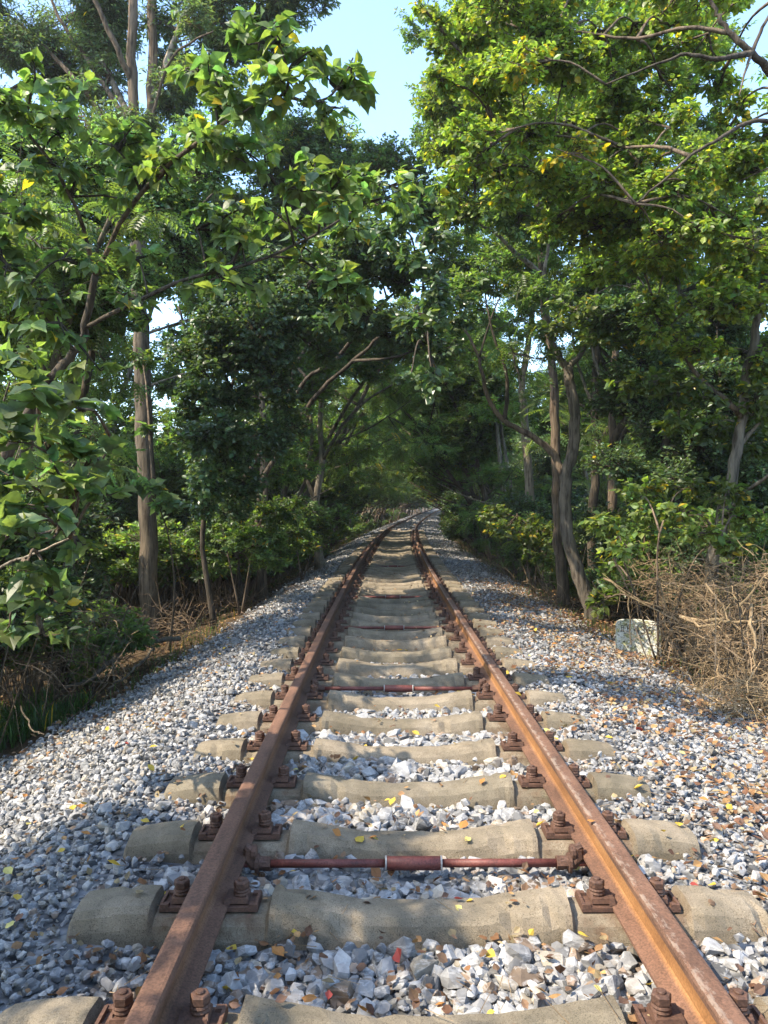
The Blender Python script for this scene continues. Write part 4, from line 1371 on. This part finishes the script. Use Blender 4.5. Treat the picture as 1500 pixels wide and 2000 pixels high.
# bushy trees and big shrubs that close the gaps low in the left wood
for s, t in ((22, -7), (26, -5.2), (30, -8.5), (32, -6), (38, -7), (44, -6.5), (20, -9.5), (26, -10), (50, -7.5), (58, -7)):
    place(PROTO, random.choice(['bushy', 'slim', 'bushy']), s, t, random.uniform(0, 6.28), "tree filling a gap low in the left wood", "trees filling gaps in the left wood", random.uniform(.85, 1.15))
# unseen trees beside and behind the camera, added to shade the foreground
for s, t, kind, sc in ((.1, -3.9, 'locust', .78), (-.9, -3.7, 'arching', .8), (-3.4, -4.2, 'locust', .75), (.6, -5.6, 'locust', .75), (.9, -4.7, 'slim', .74), (-.5, -7, 'tall', .7)):
    place(PROTO, kind, s, t, random.uniform(-.5, .5), "unseen tree left of the camera, added to shade the foreground", "trees left of the camera", sc)
# leafy thicket closing the view at the bend
for nm, lab, x0, d0, cells in (("far_thicket", "hazy green thicket left of the spot where the rails vanish", 790, 104, [(x, y, 22, 16) for x in range(735, 835, 17) for y in (925, 947, 968, 984)]),
                               ("far_thicket", "hazy green thicket beyond the spot where the rails vanish", 830, 137, [(x, y, 24, 16) for x in range(785, 885, 17) for y in (905, 925, 947, 966, 982)]),
                               ("far_thicket", "dark green thicket hiding the rails on the inside of the far bend", 900, 101, [(x, y, 20, 14) for x in range(884, 960, 17) for y in (940, 960, 976, 988)])):
    b = onground(x0, 985, d0)
    hero(nm, lab, b, [([b] + PX((x0, 960, d0), (x0 + 4, 930, d0)), .1, .03, BROWN)],
         [(px, py, d0 + random.uniform(-3, 3), rx, ry, 'bush', .5, dict(size=3.2, tint=.95)) for px, py, rx, ry in cells], BROWN, cat="thicket", trunk_name="stems", crown_name="foliage")

# ------------------------------------------------------------------ shrubs along both edges
SADJ = {'bush': "leafy green bush", 'weed': "low weedy shrub", 'pin': "feathery-leaved shrub", 'dark': "dark glossy shrub"}
for side in (-1, 1):
    sd = "left" if side < 0 else "right"
    s = 6.5 if side < 0 else 9.5
    k = 0
    while s < 95:
        kind = random.choice(['bush', 'weed', 'pin', 'dark', 'weed'] if s > 12 else ['weed', 'bush', 'dark'])
        t = side * (random.uniform(2.9, 3.6) if (s > 14 or side < 0) else random.uniform(3.4, 4.2))
        if side < 0 and s < 12:
            t -= .5
        p_ = track(s, t); q_ = VPX + (p_[0] - CAMX) / p_[1] * FPX
        if s < 13 and 190 < q_ < 400:
            s += .8; continue
        lab = ("%s, %s up along the %s foot of the bank" % (SADJ[kind], ORD[k], sd)) if k < 18 else "distant shrub at the foot of the %s wall of trees" % sd
        place(SHRUB, kind, s, t, random.uniform(0, 6.28), lab, "shrubs along the %s edge of the stones" % sd, random.uniform(.8, 1.35))
        k += 1
        s += random.uniform(.9, 1.7) if s < 30 else random.uniform(1.6, 3)
    s = 6 if side < 0 else 7
    while s < 70:
        kind = random.choice(['bush', 'dark', 'dark', 'pin'])
        tt = side * random.uniform(4.5, 6.5)
        if s < 13 and 130 < VPX + (tt - CAMX) / s * FPX < 460:
            s += .6; continue
        place(SHRUB, kind, s, tt, random.uniform(0, 6.28), "%s in the shade behind the %s row of shrubs" % (SADJ[kind], sd), "shrubs under the trees on the %s" % sd, random.uniform(1.0, 1.7))
        s += random.uniform(1.0, 2.0)

for s in np.arange(15, 42, 1.5):
    place(SHRUB, random.choice(['bush', 'dark', 'bush']), float(s), -(6.0 + .11 * s + random.uniform(-1, 1.5)), random.uniform(0, 6.28), "big shrub deep in the left wood behind the trunks", "big shrubs deep in the left wood", random.uniform(1.8, 2.6))
b = onground(1290, 1180, 7.9)
hero("round_leaved_shrub", "sunlit yellow-green shrub just above the marker stone and dry brush", b,
     [([b] + PX((1285, 1100, 7.8), (1290, 1040, 7.7)), .014, .006, BROWN), ([b] + PX((1220, 1100, 7.8), (1190, 1050, 7.7)), .012, .005, BROWN),
      ([b] + PX((1350, 1110, 7.6), (1410, 1050, 7.4)), .012, .005, BROWN)],
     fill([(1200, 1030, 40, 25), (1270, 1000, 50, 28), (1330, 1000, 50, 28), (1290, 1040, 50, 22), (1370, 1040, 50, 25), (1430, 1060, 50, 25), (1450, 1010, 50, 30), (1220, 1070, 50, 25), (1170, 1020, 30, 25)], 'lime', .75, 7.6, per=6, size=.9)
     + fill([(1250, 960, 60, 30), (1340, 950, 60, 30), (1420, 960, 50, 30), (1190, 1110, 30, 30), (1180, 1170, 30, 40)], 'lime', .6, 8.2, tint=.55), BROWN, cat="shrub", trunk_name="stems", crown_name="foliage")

# ------------------------------------------------------------------ dry brush, twigs and sticks
def tangle(c, R, n, r, col, mb_, droop=.25, seg=5, step=.09):
    P = c + RNG.normal(0, .45, (n, 3)) * R
    P[:, 2] = np.maximum(P[:, 2], gxy(P[:, 0], P[:, 1]))
    D = RNG.normal(size=(n, 3)); D[:, 2] = D[:, 2] * .6 + .1
    D /= np.linalg.norm(D, axis=1, keepdims=True)
    rr = r * RNG.uniform(.5, 1.6, n)
    cc = np.array(col)[None] * RNG.uniform(.6, 1.35, (n, 1))
    for k in range(seg):
        Q = P + D * step * RNG.uniform(.6, 1.4, (n, 1))
        Q[:, 2] = np.maximum(Q[:, 2], gxy(Q[:, 0], Q[:, 1]) + .01)
        mb_.sticks(P, Q, rr * (1 - k / seg * .7), rr * (1 - (k + 1) / seg * .7), cc)
        P = Q
        D = D + RNG.normal(0, .35, (n, 3)); D[:, 2] -= droop * .25
        D /= np.linalg.norm(D, axis=1, keepdims=True)


STRAW = (.30, .215, .13)
m = MB()
for px, py, d, rx, ry, n in ((1300, 1130, 8.6, .4, .3, 90), (1370, 1170, 8.0, .5, .4, 160), (1440, 1200, 7.2, .5, .4, 200), (1350, 1230, 8.2, .3, .25, 90), (1420, 1280, 7.0, .4, .25, 130), (1490, 1300, 6.5, .45, .3, 160), (1480, 1140, 7.2, .4, .3, 110)):
    c = W(px, py, d)
    tangle(c, np.array([rx, .4, ry]), n, .003, STRAW, m)
    tangle(c, np.array([rx, .4, ry]), n // 4, .006, (.23, .16, .10), m, .2, 6, .14)
    tangle(c, np.array([rx * 1.1, .4, ry]), n // 3, .002, (.31, .215, .13), m, .3, 6, .05)
    k_ = n // 12
    F0 = c + RNG.normal(0, .4, (k_, 3)) * np.array([rx, .4, 0]); F0[:, 2] = gxy(F0[:, 0], F0[:, 1]) - .02
    F1 = F0 + np.stack([RNG.normal(0, .2, k_), RNG.normal(0, .2, k_), RNG.uniform(.4, 1.1, k_)], 1)
    m.sticks(F0, F1, .011, .005, np.array([(.17, .13, .095)]) * RNG.uniform(.6, 1.3, (k_, 1)))
for pts, r in (([(1180, 1130, 7.7), (1250, 1175, 7.4), (1330, 1215, 7.1)], .012), ([(1330, 1205, 7), (1420, 1215, 6.6), (1500, 1210, 6.4)], .016), ([(1340, 1210, 6.9), (1400, 1225, 6.6), (1430, 1180, 6.5)], .012),
               ([(1405, 1290, 7.2), (1412, 1240, 7.2), (1415, 1200, 7.2)], .018), ([(1290, 1130, 7.4), (1300, 1200, 7.4), (1310, 1290, 7.4)], .01), ([(1200, 1090, 7.8), (1230, 1160, 7.8), (1235, 1260, 7.9)], .012),
               ([(1470, 1180, 6.4), (1480, 1260, 6.3), (1470, 1330, 6.3)], .015), ([(1440, 1190, 6.4), (1520, 1110, 6.3)], .012), ([(1380, 1140, 7), (1440, 1230, 6.7), (1490, 1260, 6.4)], .01)):
    m.tube(smooth_path(PX(*pts), 4, .012), np.linspace(r, r * .4, (len(pts) - 1) * 4 + 1), 6, np.array(STRAW) * random.uniform(.6, 1.1))
o = tag(link("brush_pile", m.mesh("brush_pile", M_BARK)), "tangled heap of dry straw-coloured twigs beside the marker stone", "brush pile")
m = MB()
for px, py, d, n in ((1440, 1390, 6.0, 160), (1500, 1350, 6, 160), (1400, 1340, 6.6, 100)):
    tangle(W(px, py, d), np.array([.45, .35, .06]), n, .003, (.34, .24, .14), m, .4, 4, .07)
tag(link("dry_grass_mat", m.mesh("dry_grass_mat", M_BARK)), "flattened mat of dry grass in front of the brush at right", "dry grass", kind="stuff")

m = MB()
for px, py, d, n, rx in ((200, 1270, 9.5, 90, 1.0), (60, 1300, 7, 110, .8), (330, 1225, 11, 120, 1.0), (450, 1180, 13.5, 120, 1.2), (560, 1120, 17, 100, 1.2), (120, 1220, 8.5, 160, .9)):
    tangle(W(px, py, d), np.array([rx, .8, .2]), n, .0045, (.17, .12, .08), m, .3, 5, .13)
for px, py, d, n, rx in ((1000, 1100, 18, 120, 1.0), (1060, 1170, 13, 120, .8), (950, 1055, 24, 120, 1.2)):
    tangle(W(px, py, d), np.array([rx, 1.2, .3]), n, .0045, (.2, .145, .095), m, .3, 5, .13)
tag(link("dead_stems", m.mesh("dead_stems", M_BARK)), "dead vine stems and twigs matted under the trees", "undergrowth", kind="stuff")

# the fallen branch at the left foot of the ballast
def low(px, py, d, dz=.03):
    p = W(px, py, d); p[2] = max(p[2], gxy(p[0], p[1]) + dz); return p


m = MB()
for pts, r in (([(350, 1247, 9.6), (290, 1255, 9.3), (235, 1275, 8.8), (200, 1305, 8.2), (170, 1330, 7.8), (125, 1345, 7.2)], .035), ([(300, 1268, 8.6), (270, 1300, 8), (240, 1325, 7.6), (210, 1345, 7.2)], .018),
               ([(222, 1330, 7.4), (221, 1300, 7.5), (222, 1282, 7.6)], .012), ([(300, 1268, 8.6), (265, 1250, 8.9), (210, 1240, 9)], .01), ([(235, 1275, 8.8), (260, 1240, 9), (262, 1215, 9)], .01),
               ([(40, 1380, 6.2), (60, 1425, 5.6), (85, 1435, 5.3)], .008)):
    Q = np.array([low(*p) for p in pts])
    m.tube(smooth_path(Q, 5, .008), np.linspace(r, r * .45, (len(pts) - 1) * 5 + 1), 8, (.12, .095, .07), .08)
tag(link("fallen_branch", m.mesh("fallen_branch", M_BARK, True)), "forked dead branch lying along the left foot of the ballast", "branch")

# grass at the left foot and sparse tufts
def grass(mb_, c, rad, n, h, col):
    a = RNG.uniform(0, 6.28, n); q = rad * np.sqrt(RNG.uniform(0, 1, n))
    x = c[0] + np.cos(a) * q; y = c[1] + np.sin(a) * q * 1.3
    z = gxy(x, y) - .02
    d = RNG.uniform(0, 6.28, n)
    ln = h * RNG.uniform(.5, 1.2, n)
    bend = RNG.uniform(.2, .9, n)
    wd = RNG.uniform(.003, .006, n)
    P0 = np.stack([x, y, z], 1)
    hd = np.stack([np.cos(d), np.sin(d), 0 * d], 1)
    sd_ = np.stack([-np.sin(d), np.cos(d), 0 * d], 1) * wd[:, None]
    P1 = P0 + hd * (bend * ln * .3)[:, None] + np.array([0, 0, 1]) * (ln * .6)[:, None]
    P2 = P0 + hd * (bend * ln * .85)[:, None] + np.array([0, 0, 1]) * (ln * (1 - .35 * bend))[:, None]
    V = np.stack([P0 - sd_, P0 + sd_, P1 - sd_, P1 + sd_, P2], 1)
    F4 = (np.arange(n) * 5)[:, None] + np.array([[0, 1, 3, 2]])
    F3 = (np.arange(n) * 5)[:, None] + np.array([[2, 3, 4]])
    mb_.add(V.reshape(-1, 3), [F4, F3], np.repeat(leaf_cols(n, col, .25, .03), 5, 0))


m = MB()
for gx_, gy_, r_, n, h in ((-3.5, 6.9, .45, 700, .28), (-3.2, 7.3, .3, 260, .22), (-3.7, 6.2, .4, 500, .26), (-3.9, 7.6, .5, 500, .28)):
    grass(m, (gx_, gy_, 0), r_, n, h, (.04, .085, .02))
for s in np.arange(7, 60, .8):
    for side in (-1, 1):
        x, y = track(s, side * random.uniform(2.5, 3.1))
        grass(m, (float(x), float(y), 0), .35, 36, .18, (.055, .085, .026))
tag(link("grass", m.mesh("grass", M_LEAF)), "grass growing along the foot of the stones", "grass", kind="stuff")

# ------------------------------------------------------------------ marker stone
def marker():
    b = onground(1247, 1278, 8.45)
    root = thing("marker_stone", "squat lichen-spotted concrete marker stone with faded numbers, leaning at the right edge of the ballast", "marker stone", b, math.radians(-20))
    bm = bmesh.new()
    pts = []
    for i, (x, z) in enumerate([(-.225, -.15), (.25, -.15), (.25, .2), (.235, .37), (.19, .425), (.0, .443), (-.19, .43), (-.23, .40)]):
        pts.append((x, z))
    f = [bm.verts.new((x, -.07, z)) for x, z in pts]
    k = [bm.verts.new((x, .07, z)) for x, z in pts]
    bm.faces.new(f); bm.faces.new(k[::-1])
    n = len(pts)
    for i in range(n):
        bm.faces.new((f[i], k[i], k[(i + 1) % n], f[(i + 1) % n]))
    bmesh.ops.recalc_face_normals(bm, faces=bm.faces[:])
    bmesh.ops.bevel(bm, geom=[e for e in bm.edges], offset=.012, segments=3, affect='EDGES')
    me = bpy.data.meshes.new("stone"); bm.to_mesh(me); bm.free()
    m, t, bb = new_mat("lichen on whitewashed concrete")
    n1 = noise(t, 14, 6, .75); n2 = noise(t, 42, 5, .7); n3 = noise(t, 5, 3)
    white = ramp(t, n3, [(.35, (.52, .50, .42)), (.65, (.68, .67, .60))])
    c = mix(t, white, (.36, .34, .12), ramp(t, n1, [(.47, (0, 0, 0)), (.57, (.85, .85, .85))]))
    c = mix(t, c, (.055, .055, .04), ramp(t, n2, [(.54, (0, 0, 0)), (.60, (1, 1, 1))]))
    t.links.new(c, bb.inputs["Base Color"])
    bb.inputs["Roughness"].default_value = .95
    bump(t, bb, n2, .8, .02)
    me.materials.append(m)
    link("stone", me, root)
    # worn, barely legible painted characters: a row of three figures over strokes of two characters
    pm, pt, pb = new_mat("worn dark lettering paint")
    pt.links.new(ramp(pt, noise(pt, 60, 3), [(.45, (.035, .035, .03)), (.7, (.16, .155, .12))]), pb.inputs["Base Color"])
    pb.inputs["Roughness"].default_value = .9
    cu = bpy.data.curves.new("lettering", 'FONT')
    cu.body = "436"; cu.size = .13; cu.extrude = .002; cu.align_x = 'CENTER'
    tmp = bpy.data.objects.new("tmp", cu); COL.objects.link(tmp)
    bpy.context.view_layer.update()
    me2 = bpy.data.meshes.new_from_object(tmp.evaluated_get(bpy.context.evaluated_depsgraph_get()))
    bpy.data.objects.remove(tmp)
    me2.name = "lettering"; me2.materials.clear(); me2.materials.append(pm)
    o = link("lettering", me2, root, (.06, -.0725, .30)); o.rotation_euler = (math.radians(90), 0, 0)
    mm = MB()
    for x0 in (-.165, -.105):
        for dx, dz, sx, sz in ((0, 0, .006, .07), (.022, .0, .006, .07), (.011, .034, .04, .006), (.011, .012, .034, .006), (.011, -.03, .04, .006)):
            mm.box((x0 + dx, -.0725, .345 + dz), (sx, .003, sz))
    o2 = link("lettering_strokes", mm.mesh("lettering_strokes", pm), root)


marker()

# ------------------------------------------------------------------ fallen leaves
T_FALL = [leaf_tmpl([.36, .34], .35, -.2), leaf_tmpl([.33, .38], -.3, .3), leaf_tmpl([.3, .4, .2], .5, -.35)]
FALLC = {'yellow': (.54, .38, .06), 'pale yellow': (.60, .52, .17), 'orange': (.42, .19, .055), 'red': (.34, .06, .045), 'brown': (.20, .095, .04), 'green': (.16, .26, .05)}
ME_F = {}
for cn, cc in FALLC.items():
    for i, tm in enumerate(T_FALL):
        mm = MB().instances(tm, np.zeros((1, 3)), np.array([[1., 0, 0]]), np.array([[0, 0, 1.]]), np.array([1.0]), np.array([cc]))
        mm.tube([(0, 0, 0), (-.2, .02, .02), (-.42, .07, .01)], [.012, .01, .008], 4, (.35, .2, .05))
        ME_F[cn, i] = mm.mesh("fallen_leaf", M_DRY)
leaves = []
FIXED = [(0.46, 2.98, 'yellow')]
for px, py, cn in [(490, 1870, 'x')]:
    pass
specs = []
def leafpx(px, py, cn):
    d = 1.50 * FPX / (py - VPY)
    specs.append((CAMX + (px - VPX) / FPX * d, d, cn))
for a in [(372, 1770, 'pale yellow'), (440, 1845, 'yellow'), (440, 1920, 'yellow'), (553, 1860, 'orange'), (640, 1955, 'red'), (525, 1830, 'brown'), (290, 1620, 'yellow'), (710, 1655, 'yellow'), (740, 1663, 'pale yellow'),
          (750, 1570, 'yellow'), (762, 1585, 'yellow'), (990, 1550, 'yellow'), (1055, 1590, 'pale yellow'), (1050, 1625, 'yellow'), (1110, 1690, 'pale yellow'), (1230, 1685, 'yellow'), (890, 1795, 'pale yellow'), (905, 1782, 'red'),
          (925, 1785, 'yellow'), (970, 1880, 'yellow'), (780, 1885, 'red'), (715, 1970, 'orange'), (590, 1990, 'yellow'), (1370, 1745, 'red'), (1405, 1740, 'yellow'), (1135, 1850, 'yellow'), (1180, 1960, 'pale yellow'), (1275, 1945, 'yellow'),
          (205, 1580, 'orange'), (140, 1560, 'yellow'), (165, 1575, 'yellow'), (110, 1670, 'yellow'), (30, 1750, 'yellow'), (20, 1690, 'pale yellow'), (175, 1640, 'orange'), (230, 1415, 'orange'), (285, 1412, 'yellow'), (250, 1437, 'red'),
          (210, 1380, 'yellow'), (320, 1388, 'yellow'), (290, 1470, 'yellow'), (300, 1525, 'yellow'), (430, 1265, 'yellow'), (440, 1255, 'yellow'), (1190, 1335, 'yellow'), (1150, 1340, 'yellow'), (1240, 1562, 'yellow'), (1265, 1505, 'orange'),
          (1390, 1580, 'orange'), (1425, 1590, 'yellow'), (1330, 1640, 'yellow'), (1410, 1655, 'yellow'), (1345, 1400, 'yellow'), (1440, 1405, 'yellow'), (860, 1385, 'yellow'), (1020, 1420, 'yellow'), (655, 1440, 'orange'), (820, 1440, 'yellow'),
          (715, 1460, 'yellow'), (700, 1490, 'yellow'), (940, 1560, 'orange'), (870, 1625, 'orange'), (900, 1630, 'orange'), (800, 1740, 'brown'), (1200, 1465, 'yellow'), (1245, 1440, 'red'), (1165, 1705, 'orange'), (480, 1255, 'orange'),
          (660, 1325, 'red'), (745, 1165, 'green'), (1085, 1885, 'brown'), (950, 1985, 'yellow'), (820, 1955, 'brown'), (660, 1720, 'orange'), (575, 1710, 'yellow')]:
    leafpx(*a)
names = ['yellow'] * 5 + ['pale yellow'] * 2 + ['orange'] * 3 + ['red'] + ['brown'] * 9
while len(specs) < 235:
    d = random.uniform(1.75, 3.4) if random.random() < .3 else random.uniform(2.2, 10)
    t = random.gauss(.5, 1.5)
    if vnoise(d * 2.2, t * 2.2, 33) > random.uniform(.3, .8) and -2.4 < t < 3.0 and abs(abs(t) - RG) > .09 and abs(t + .0) < 1.2 + d * .5:
        specs.append((t, d, random.choice(names)))
info = []
for x, y, cn in specs:
    s, t = float(to_st(x, y)[0]), float(to_st(x, y)[1])
    k = int(np.abs(SL - s).argmin())
    on = abs(SL[k] - s) < .09 and abs(t) < 1.2
    if abs(abs(t) - RG) < .045:
        where = ("on the %s rail head" % ("left" if t < 0 else "right")); zt = float(zprof(s)) + RAIL_Z + RAIL_H + .004
    else:
        side = "between the rails" if abs(t) < RG else ("outside the left rail" if t < 0 else "outside the right rail")
        kk = min(k, len(ORD) - 1)
        where = ("on the %s sleeper up %s" % (ORD[kk], side)) if on else ("beside the %s sleeper up %s" % (ORD[kk], side))
        zt = top_at(s, t)
    info.append([x, y, zt, cn, where, t])
byk = {}
for i in info:
    byk.setdefault((i[3], i[4]), []).append(i)
for (cn, where), L in byk.items():
    L.sort(key=lambda q: q[5])
    for n_, (x, y, zt, cn, where, t) in enumerate(L):
        pre = "" if len(L) == 1 else ("left-hand " if n_ == 0 and len(L) == 2 else "right-hand " if len(L) == 2 else ORD[n_] + "-from-left ")
        lab = "%s%s fallen leaf %s" % (pre, cn, where)
        o = link("fallen_leaf", ME_F[cn, random.randrange(3)], None, (x, y, zt + .004))
        sc = random.uniform(.028, .06)
        o.scale = (sc,) * 3
        o.rotation_euler = (random.gauss(0, .3), random.gauss(0, .3), random.uniform(0, 6.28))
        tag(o, lab, "leaf", "fallen leaves on the track bed")

m = MB()
n = 26000
s = RNG.uniform(1.5, 16, n); t = np.where(RNG.uniform(size=n) < .72, RNG.uniform(1.0, 5.2, n), RNG.uniform(-4.5, 1.0, n))
keep = ~(np.abs(np.abs(t) - RG) < .10) & (vnoise(s * 2.6, t * 2.6, 21) + .25 * (t > 1.6) > RNG.uniform(.25, .95, n))
s, t = s[keep], t[keep]
z = np.array([top_at(a, b_) for a, b_ in zip(s, t)])
x, y = track(s, t)
P = np.stack([x, y, z + .006], 1)
X, Z = flat_rand(len(P), .3)
pal = np.array([(.22, .11, .05), (.30, .17, .08), (.16, .08, .045), (.38, .22, .09), (.34, .26, .14), (.20, .12, .07), (.13, .075, .05)])
cc = pal[RNG.integers(0, len(pal), len(P))] * RNG.uniform(.7, 1.3, (len(P), 1))
pk = RNG.integers(0, 3, len(P))
sz = RNG.uniform(.016, .042, len(P)) * np.where(t > 1.3, 1.35, 1.0)
for i in range(3):
    q = pk == i
    m.instances(T_FALL[i], P[q], X[q], Z[q], sz[q], cc[q])
n = 1500
s2 = RNG.uniform(1.5, 4.2, n); t2 = RNG.uniform(-1.4, 1.6, n)
k2 = (np.abs(np.abs(t2) - RG) > .08) & (vnoise(s2 * 4, t2 * 4, 45) > RNG.uniform(.2, .9, n)) & (np.abs(SL[None, :8] - s2[:, None]).min(1) > .1)
s2, t2 = s2[k2], t2[k2]
z2 = np.array([top_at(a, b_) for a, b_ in zip(s2, t2)]) - .004
P2 = np.stack([*track(s2, t2), z2], 1)
X2, Z2 = flat_rand(len(P2), .5)
for i in range(3):
    q = np.arange(len(P2)) % 3 == i
    m.instances(T_FALL[i], P2[q], X2[q], Z2[q], RNG.uniform(.015, .045, q.sum()), pal[RNG.integers(0, len(pal), q.sum())] * RNG.uniform(.5, 1.1, (q.sum(), 1)))
n = 9000      # thick litter on the soil beyond the stones
s = RNG.uniform(3, 40, n); t = np.where(RNG.uniform(size=n) < .5, RNG.uniform(2.5, 6, n), -RNG.uniform(2.5, 6, n))
x, y = track(s, t)
P = np.stack([x, y, gz(s, t) + RNG.uniform(0, .03, n)], 1)
X, Z = flat_rand(n, .4)
cc = pal[RNG.integers(0, len(pal), n)] * RNG.uniform(.5, 1.2, (n, 1))
m.instances(T_FALL[0], P, X, Z, RNG.uniform(.03, .07, n), cc)
# bits of straw and twig among the stones
n = 500
s = RNG.uniform(1.6, 9, n); t = RNG.uniform(-2.3, 3, n)
ok = np.abs(np.abs(t) - RG) > .12
s, t = s[ok], t[ok]
z = np.array([top_at(a, b_) for a, b_ in zip(s, t)])
x, y = track(s, t)
A = np.stack([x, y, z + .004], 1)
an = RNG.uniform(0, 6.28, len(A)); L = RNG.uniform(.03, .14, len(A))
m.sticks(A, A + np.stack([np.cos(an) * L, np.sin(an) * L, RNG.normal(0, .008, len(A))], 1), .0016, .001, (.28, .2, .12))
tag(link("leaf_litter", m.mesh("leaf_litter", M_DRY)), "dry brown leaf bits and straw scattered over stones and soil", "leaf litter", kind="stuff")

# unseen trees beside the camera, added to dapple the first sleepers
place(PROTO, 'slim', 2.0, -4.4, .2, "unseen slender tree left of the camera, added to dapple the nearest sleepers", "trees left of the camera", .72)
place(PROTO, 'locust', -.6, -2.9, .1, "unseen feathery tree left of the camera, added to dapple the nearest sleepers", "trees left of the camera", .7)
# small finds between the rails
m = MB()
x, y = track(8.35, .38)
V = np.array([(-.07, -.02, 0), (.0, -.03, .01), (.05, .0, .05), (.08, .03, .09), (.02, .04, .07), (-.05, .03, .01), (.0, .0, .045)])
m.add(V, np.array([(0, 1, 6), (1, 2, 6), (2, 3, 6), (3, 4, 6), (4, 5, 6), (5, 0, 6)]), (.012, .012, .013))
me = m.mesh("plastic_scrap", M_DRY)
o = link("plastic_scrap", me, None, (float(x), float(y), top_at(8.35, .38) + .01))
so_ = o.modifiers.new("thickness", 'SOLIDIFY'); so_.thickness = .004
tag(o, "crumpled black plastic scrap lying between the rails", "litter")
b = onground(742, 1170, 12.05); b[2] = top_at(12.05, -.15) - .02
root = thing("green_sprig", "small green leafy sprig lying beside the fourth tie rod", "sprig", b)
wd, lf = MB(), MB()
clump(lf, wd, np.array([0, 0, .06]), np.array([.09, .06, .05]), 16, 'lime', (.1, .15, .05), .75, None, .6, .5, 4)
link("stem", wd.mesh("stem", M_BARK), root); link("leaves", lf.mesh("leaves", M_LEAF), root)

# ------------------------------------------------------------------ the thin air between the trees
HAZE = 0.0008
if HAZE:
    hb = bmesh.new()
    bmesh.ops.create_cube(hb, size=1)
    for v_ in hb.verts:
        v_.co = ((v_.co.x) * 400, v_.co.y * 500 + 110, (v_.co.z + .5) * 24 - 4)
    hm = bpy.data.meshes.new("haze"); hb.to_mesh(hm); hb.free()
    m, t, bb = new_mat("thin pale air")
    t.nodes.remove(bb)
    pv = t.nodes.new("ShaderNodeVolumePrincipled")
    pv.inputs["Color"].default_value = (.94, .97, 1, 1)
    pv.inputs["Density"].default_value = HAZE
    pv.inputs["Anisotropy"].default_value = .3
    t.links.new(pv.outputs[0], t.nodes["Material Output"].inputs["Volume"])
    hm.materials.append(m)
    tag(link("haze", hm), "thin pale haze hanging in the tunnel of trees", "haze", kind="stuff")
